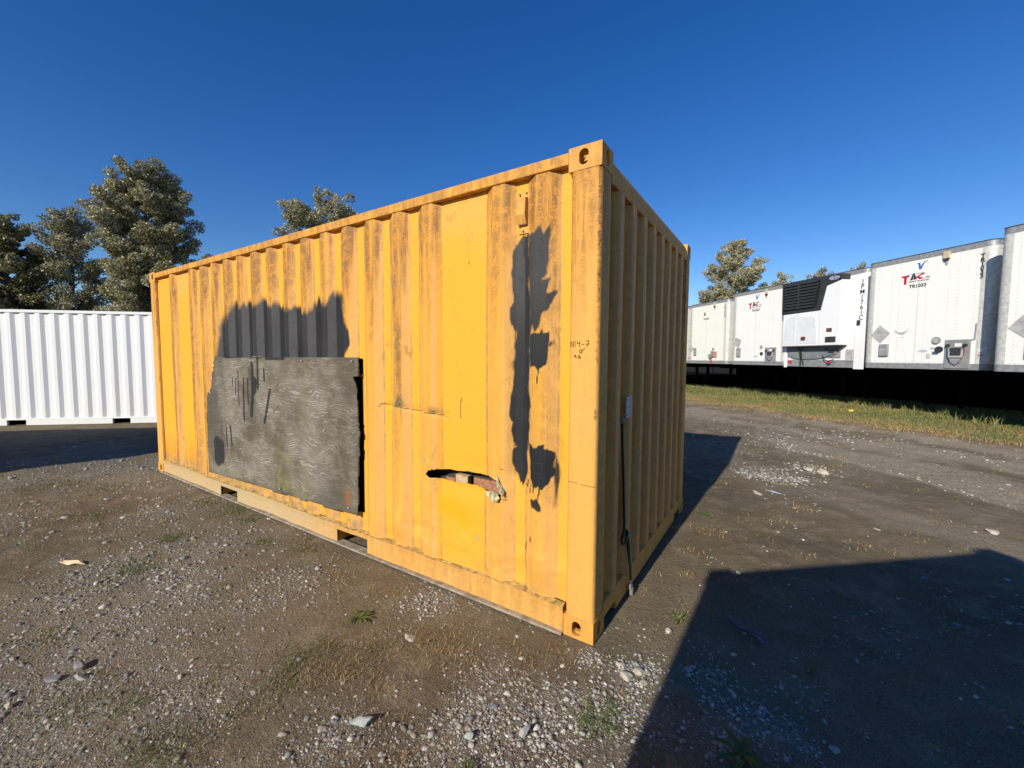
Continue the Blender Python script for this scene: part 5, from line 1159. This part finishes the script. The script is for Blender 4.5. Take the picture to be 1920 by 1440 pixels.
# added dark fence that blacks out the gap under the trailers
nrm = np.array([-TD[1], TD[0]])
fc = np.array([-2.99, 20.4])+nrm*17-TD*32
fe = empty('dark_blocker', (fc[0], fc[1], 0), TA); tag(fe, 'added black fence barely seen beneath and behind the trailers', 'blocker')
mb = MB(); mb.box(0, 62, 0, .02, -.05, 2.2); mb.build('blocker_panel', simple('black_blocker', (.008, .008, .008), .9), fe)
mb = MB()
for k in range(21): mb.cyl((k*2.9+.2, -.05, -.05), 'z', .035, 2.3, 8)
mb.build('blocker_posts', M_under, fe)

# ------------------------------------------------------------------ trees
def leaf_mat():
    t = NT('poplar_leaf')
    r = t.n('ShaderNodeValToRGB'); e = r.color_ramp.elements
    e[0].position = 0; e[0].color = (.060, .066, .024, 1); e[1].position = 1; e[1].color = (.55, .52, .37, 1)
    for p, c in ((.35, (.145, .14, .048, 1)), (.62, (.26, .235, .095, 1)), (.76, (.33, .30, .15, 1)), (.88, (.44, .41, .26, 1))):
        x = e.new(p); x.color = c
    t.l(t.attr('tint'), r.inputs[0])
    m = t.fin(r.outputs[0], .45, spec=.45)
    tr = t.n('ShaderNodeBsdfTranslucent'); t.l(r.outputs[0], tr.inputs[0])
    mx = t.n('ShaderNodeMixShader'); mx.inputs[0].default_value = .28
    t.l(t.b.outputs[0], mx.inputs[1]); t.l(tr.outputs[0], mx.inputs[2]); t.l(mx.outputs[0], t.t.nodes['Material Output'].inputs[0]); return m
M_leaf = leaf_mat(); M_bark = simple('grey_bark', (.13, .11, .09), .9, 0, .35, 8, .6)
def tree(name, base, h, prof, label, seed, nlimb=46, nleaf=34000, ls=.15, pale=.0, clump=.7, up_=.75, wsc=.80, lf=1.9):
    """prof: list of (height fraction, left halfwidth, right halfwidth) of the crown seen from the yard"""
    r = np.random.default_rng(seed)
    root = empty(name, (base[0], base[1], 0)); tag(root, label, 'tree', None)
    cp = np.array(prof)*np.array([1, wsc, wsc]); side = np.array([rt[0], rt[1]]); side /= np.linalg.norm(side)
    def wid(t, az):
        c = math.cos(az)*side[0]+math.sin(az)*side[1]
        l_ = np.interp(t, cp[:, 0], cp[:, 1]); r2 = np.interp(t, cp[:, 0], cp[:, 2])
        m = .5*(l_+r2); return m*(1-abs(c))+abs(c)*(r2 if c > 0 else l_)
    tb = MB(); kx, ky = r.uniform(-.3, .3, 2)
    tp_ = [(kx*math.sin(t*3), ky*math.sin(t*4), h*t*.97) for t in np.linspace(0, 1, 9)]
    tb.tube(tp_, [h*.020*(1-.93*t)+.02 for t in np.linspace(0, 1, 9)], 9)
    C = []; Rr_ = []
    for i in range(nlimb):
        t0 = cp[0, 0]*.7+(.90-cp[0, 0]*.7)*(i+.5)/nlimb; az = i*2.399+r.uniform(-.5, .5)
        t1 = min(.99, t0+.06+.10*r.uniform()+.08*up_*(1-t0)); w = wid(t1, az)*r.uniform(.70, .98)
        p0 = np.array([kx*math.sin(t0*3), ky*math.sin(t0*4), h*t0]); p2 = np.array([math.cos(az)*w, math.sin(az)*w, h*t1])
        p1 = p0*.5+p2*.5-np.array([0, 0, .04*h*r.uniform()])
        ts = np.linspace(0, 1, 6); B_ = [(1-t)**2*p0+2*t*(1-t)*p1+t*t*p2 for t in ts]
        tb.tube(B_, [max(.012, .0065*h*(1-t0*.6)*(1-.85*t)) for t in ts], 5)
        nsub = 7
        for j in range(nsub):
            tt = .25+.75*(j+r.uniform())/nsub; c = (1-tt)**2*p0+2*tt*(1-tt)*p1+tt*tt*p2
            a2 = az+r.uniform(-1.3, 1.3); l2 = (.25+.12*w)*r.uniform(.6, 1.3)
            e = c+np.array([math.cos(a2)*l2, math.sin(a2)*l2, l2*r.uniform(.1, .9)])
            tb.tube([c, (c+e)/2+np.array([0, 0, .05]), e], [.018, .012, .006], 3, cap=False)
            C.append(e); Rr_.append(clump*r.uniform(.55, 1.15)*(.6+.25*min(2, w*.5)))
    for k in range(6): C.append(np.array([r.normal(0, .35), r.normal(0, .35), h*(1-.025*k)])); Rr_.append(clump*.6)
    C = np.array(C); Rr_ = np.array(Rr_)
    tb.build('trunk', M_bark, root)
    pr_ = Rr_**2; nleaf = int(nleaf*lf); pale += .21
    k = r.choice(len(C), nleaf, p=pr_/pr_.sum())
    d = r.normal(size=(nleaf, 3)); d /= np.linalg.norm(d, axis=1)[:, None]
    P = C[k]+d*(Rr_[k]*r.uniform(.15, 1, nleaf)**.5)[:, None]*np.array([1, 1, .72])
    a = r.normal(size=(nleaf, 3)); a /= np.linalg.norm(a, axis=1)[:, None]; b = np.cross(a, r.normal(size=(nleaf, 3))); b /= np.linalg.norm(b, axis=1)[:, None]
    s_ = ls*r.uniform(.5, 1.15, nleaf)[:, None]*.5
    V = np.stack([P-a*s_*1.1, P+b*s_*.75-a*s_*.1, P+a*s_*1.2, P-b*s_*.75-a*s_*.1], 1).reshape(-1, 3)
    Fq = (np.arange(nleaf)*4)[:, None]+np.arange(4)
    cl_t = r.normal(0, .10, len(C))
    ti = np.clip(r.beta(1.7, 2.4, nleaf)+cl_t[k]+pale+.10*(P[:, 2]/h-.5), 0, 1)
    npmesh('crown', V, Fq, M_leaf, root, {'tint': np.repeat(ti, 4)})
    return root
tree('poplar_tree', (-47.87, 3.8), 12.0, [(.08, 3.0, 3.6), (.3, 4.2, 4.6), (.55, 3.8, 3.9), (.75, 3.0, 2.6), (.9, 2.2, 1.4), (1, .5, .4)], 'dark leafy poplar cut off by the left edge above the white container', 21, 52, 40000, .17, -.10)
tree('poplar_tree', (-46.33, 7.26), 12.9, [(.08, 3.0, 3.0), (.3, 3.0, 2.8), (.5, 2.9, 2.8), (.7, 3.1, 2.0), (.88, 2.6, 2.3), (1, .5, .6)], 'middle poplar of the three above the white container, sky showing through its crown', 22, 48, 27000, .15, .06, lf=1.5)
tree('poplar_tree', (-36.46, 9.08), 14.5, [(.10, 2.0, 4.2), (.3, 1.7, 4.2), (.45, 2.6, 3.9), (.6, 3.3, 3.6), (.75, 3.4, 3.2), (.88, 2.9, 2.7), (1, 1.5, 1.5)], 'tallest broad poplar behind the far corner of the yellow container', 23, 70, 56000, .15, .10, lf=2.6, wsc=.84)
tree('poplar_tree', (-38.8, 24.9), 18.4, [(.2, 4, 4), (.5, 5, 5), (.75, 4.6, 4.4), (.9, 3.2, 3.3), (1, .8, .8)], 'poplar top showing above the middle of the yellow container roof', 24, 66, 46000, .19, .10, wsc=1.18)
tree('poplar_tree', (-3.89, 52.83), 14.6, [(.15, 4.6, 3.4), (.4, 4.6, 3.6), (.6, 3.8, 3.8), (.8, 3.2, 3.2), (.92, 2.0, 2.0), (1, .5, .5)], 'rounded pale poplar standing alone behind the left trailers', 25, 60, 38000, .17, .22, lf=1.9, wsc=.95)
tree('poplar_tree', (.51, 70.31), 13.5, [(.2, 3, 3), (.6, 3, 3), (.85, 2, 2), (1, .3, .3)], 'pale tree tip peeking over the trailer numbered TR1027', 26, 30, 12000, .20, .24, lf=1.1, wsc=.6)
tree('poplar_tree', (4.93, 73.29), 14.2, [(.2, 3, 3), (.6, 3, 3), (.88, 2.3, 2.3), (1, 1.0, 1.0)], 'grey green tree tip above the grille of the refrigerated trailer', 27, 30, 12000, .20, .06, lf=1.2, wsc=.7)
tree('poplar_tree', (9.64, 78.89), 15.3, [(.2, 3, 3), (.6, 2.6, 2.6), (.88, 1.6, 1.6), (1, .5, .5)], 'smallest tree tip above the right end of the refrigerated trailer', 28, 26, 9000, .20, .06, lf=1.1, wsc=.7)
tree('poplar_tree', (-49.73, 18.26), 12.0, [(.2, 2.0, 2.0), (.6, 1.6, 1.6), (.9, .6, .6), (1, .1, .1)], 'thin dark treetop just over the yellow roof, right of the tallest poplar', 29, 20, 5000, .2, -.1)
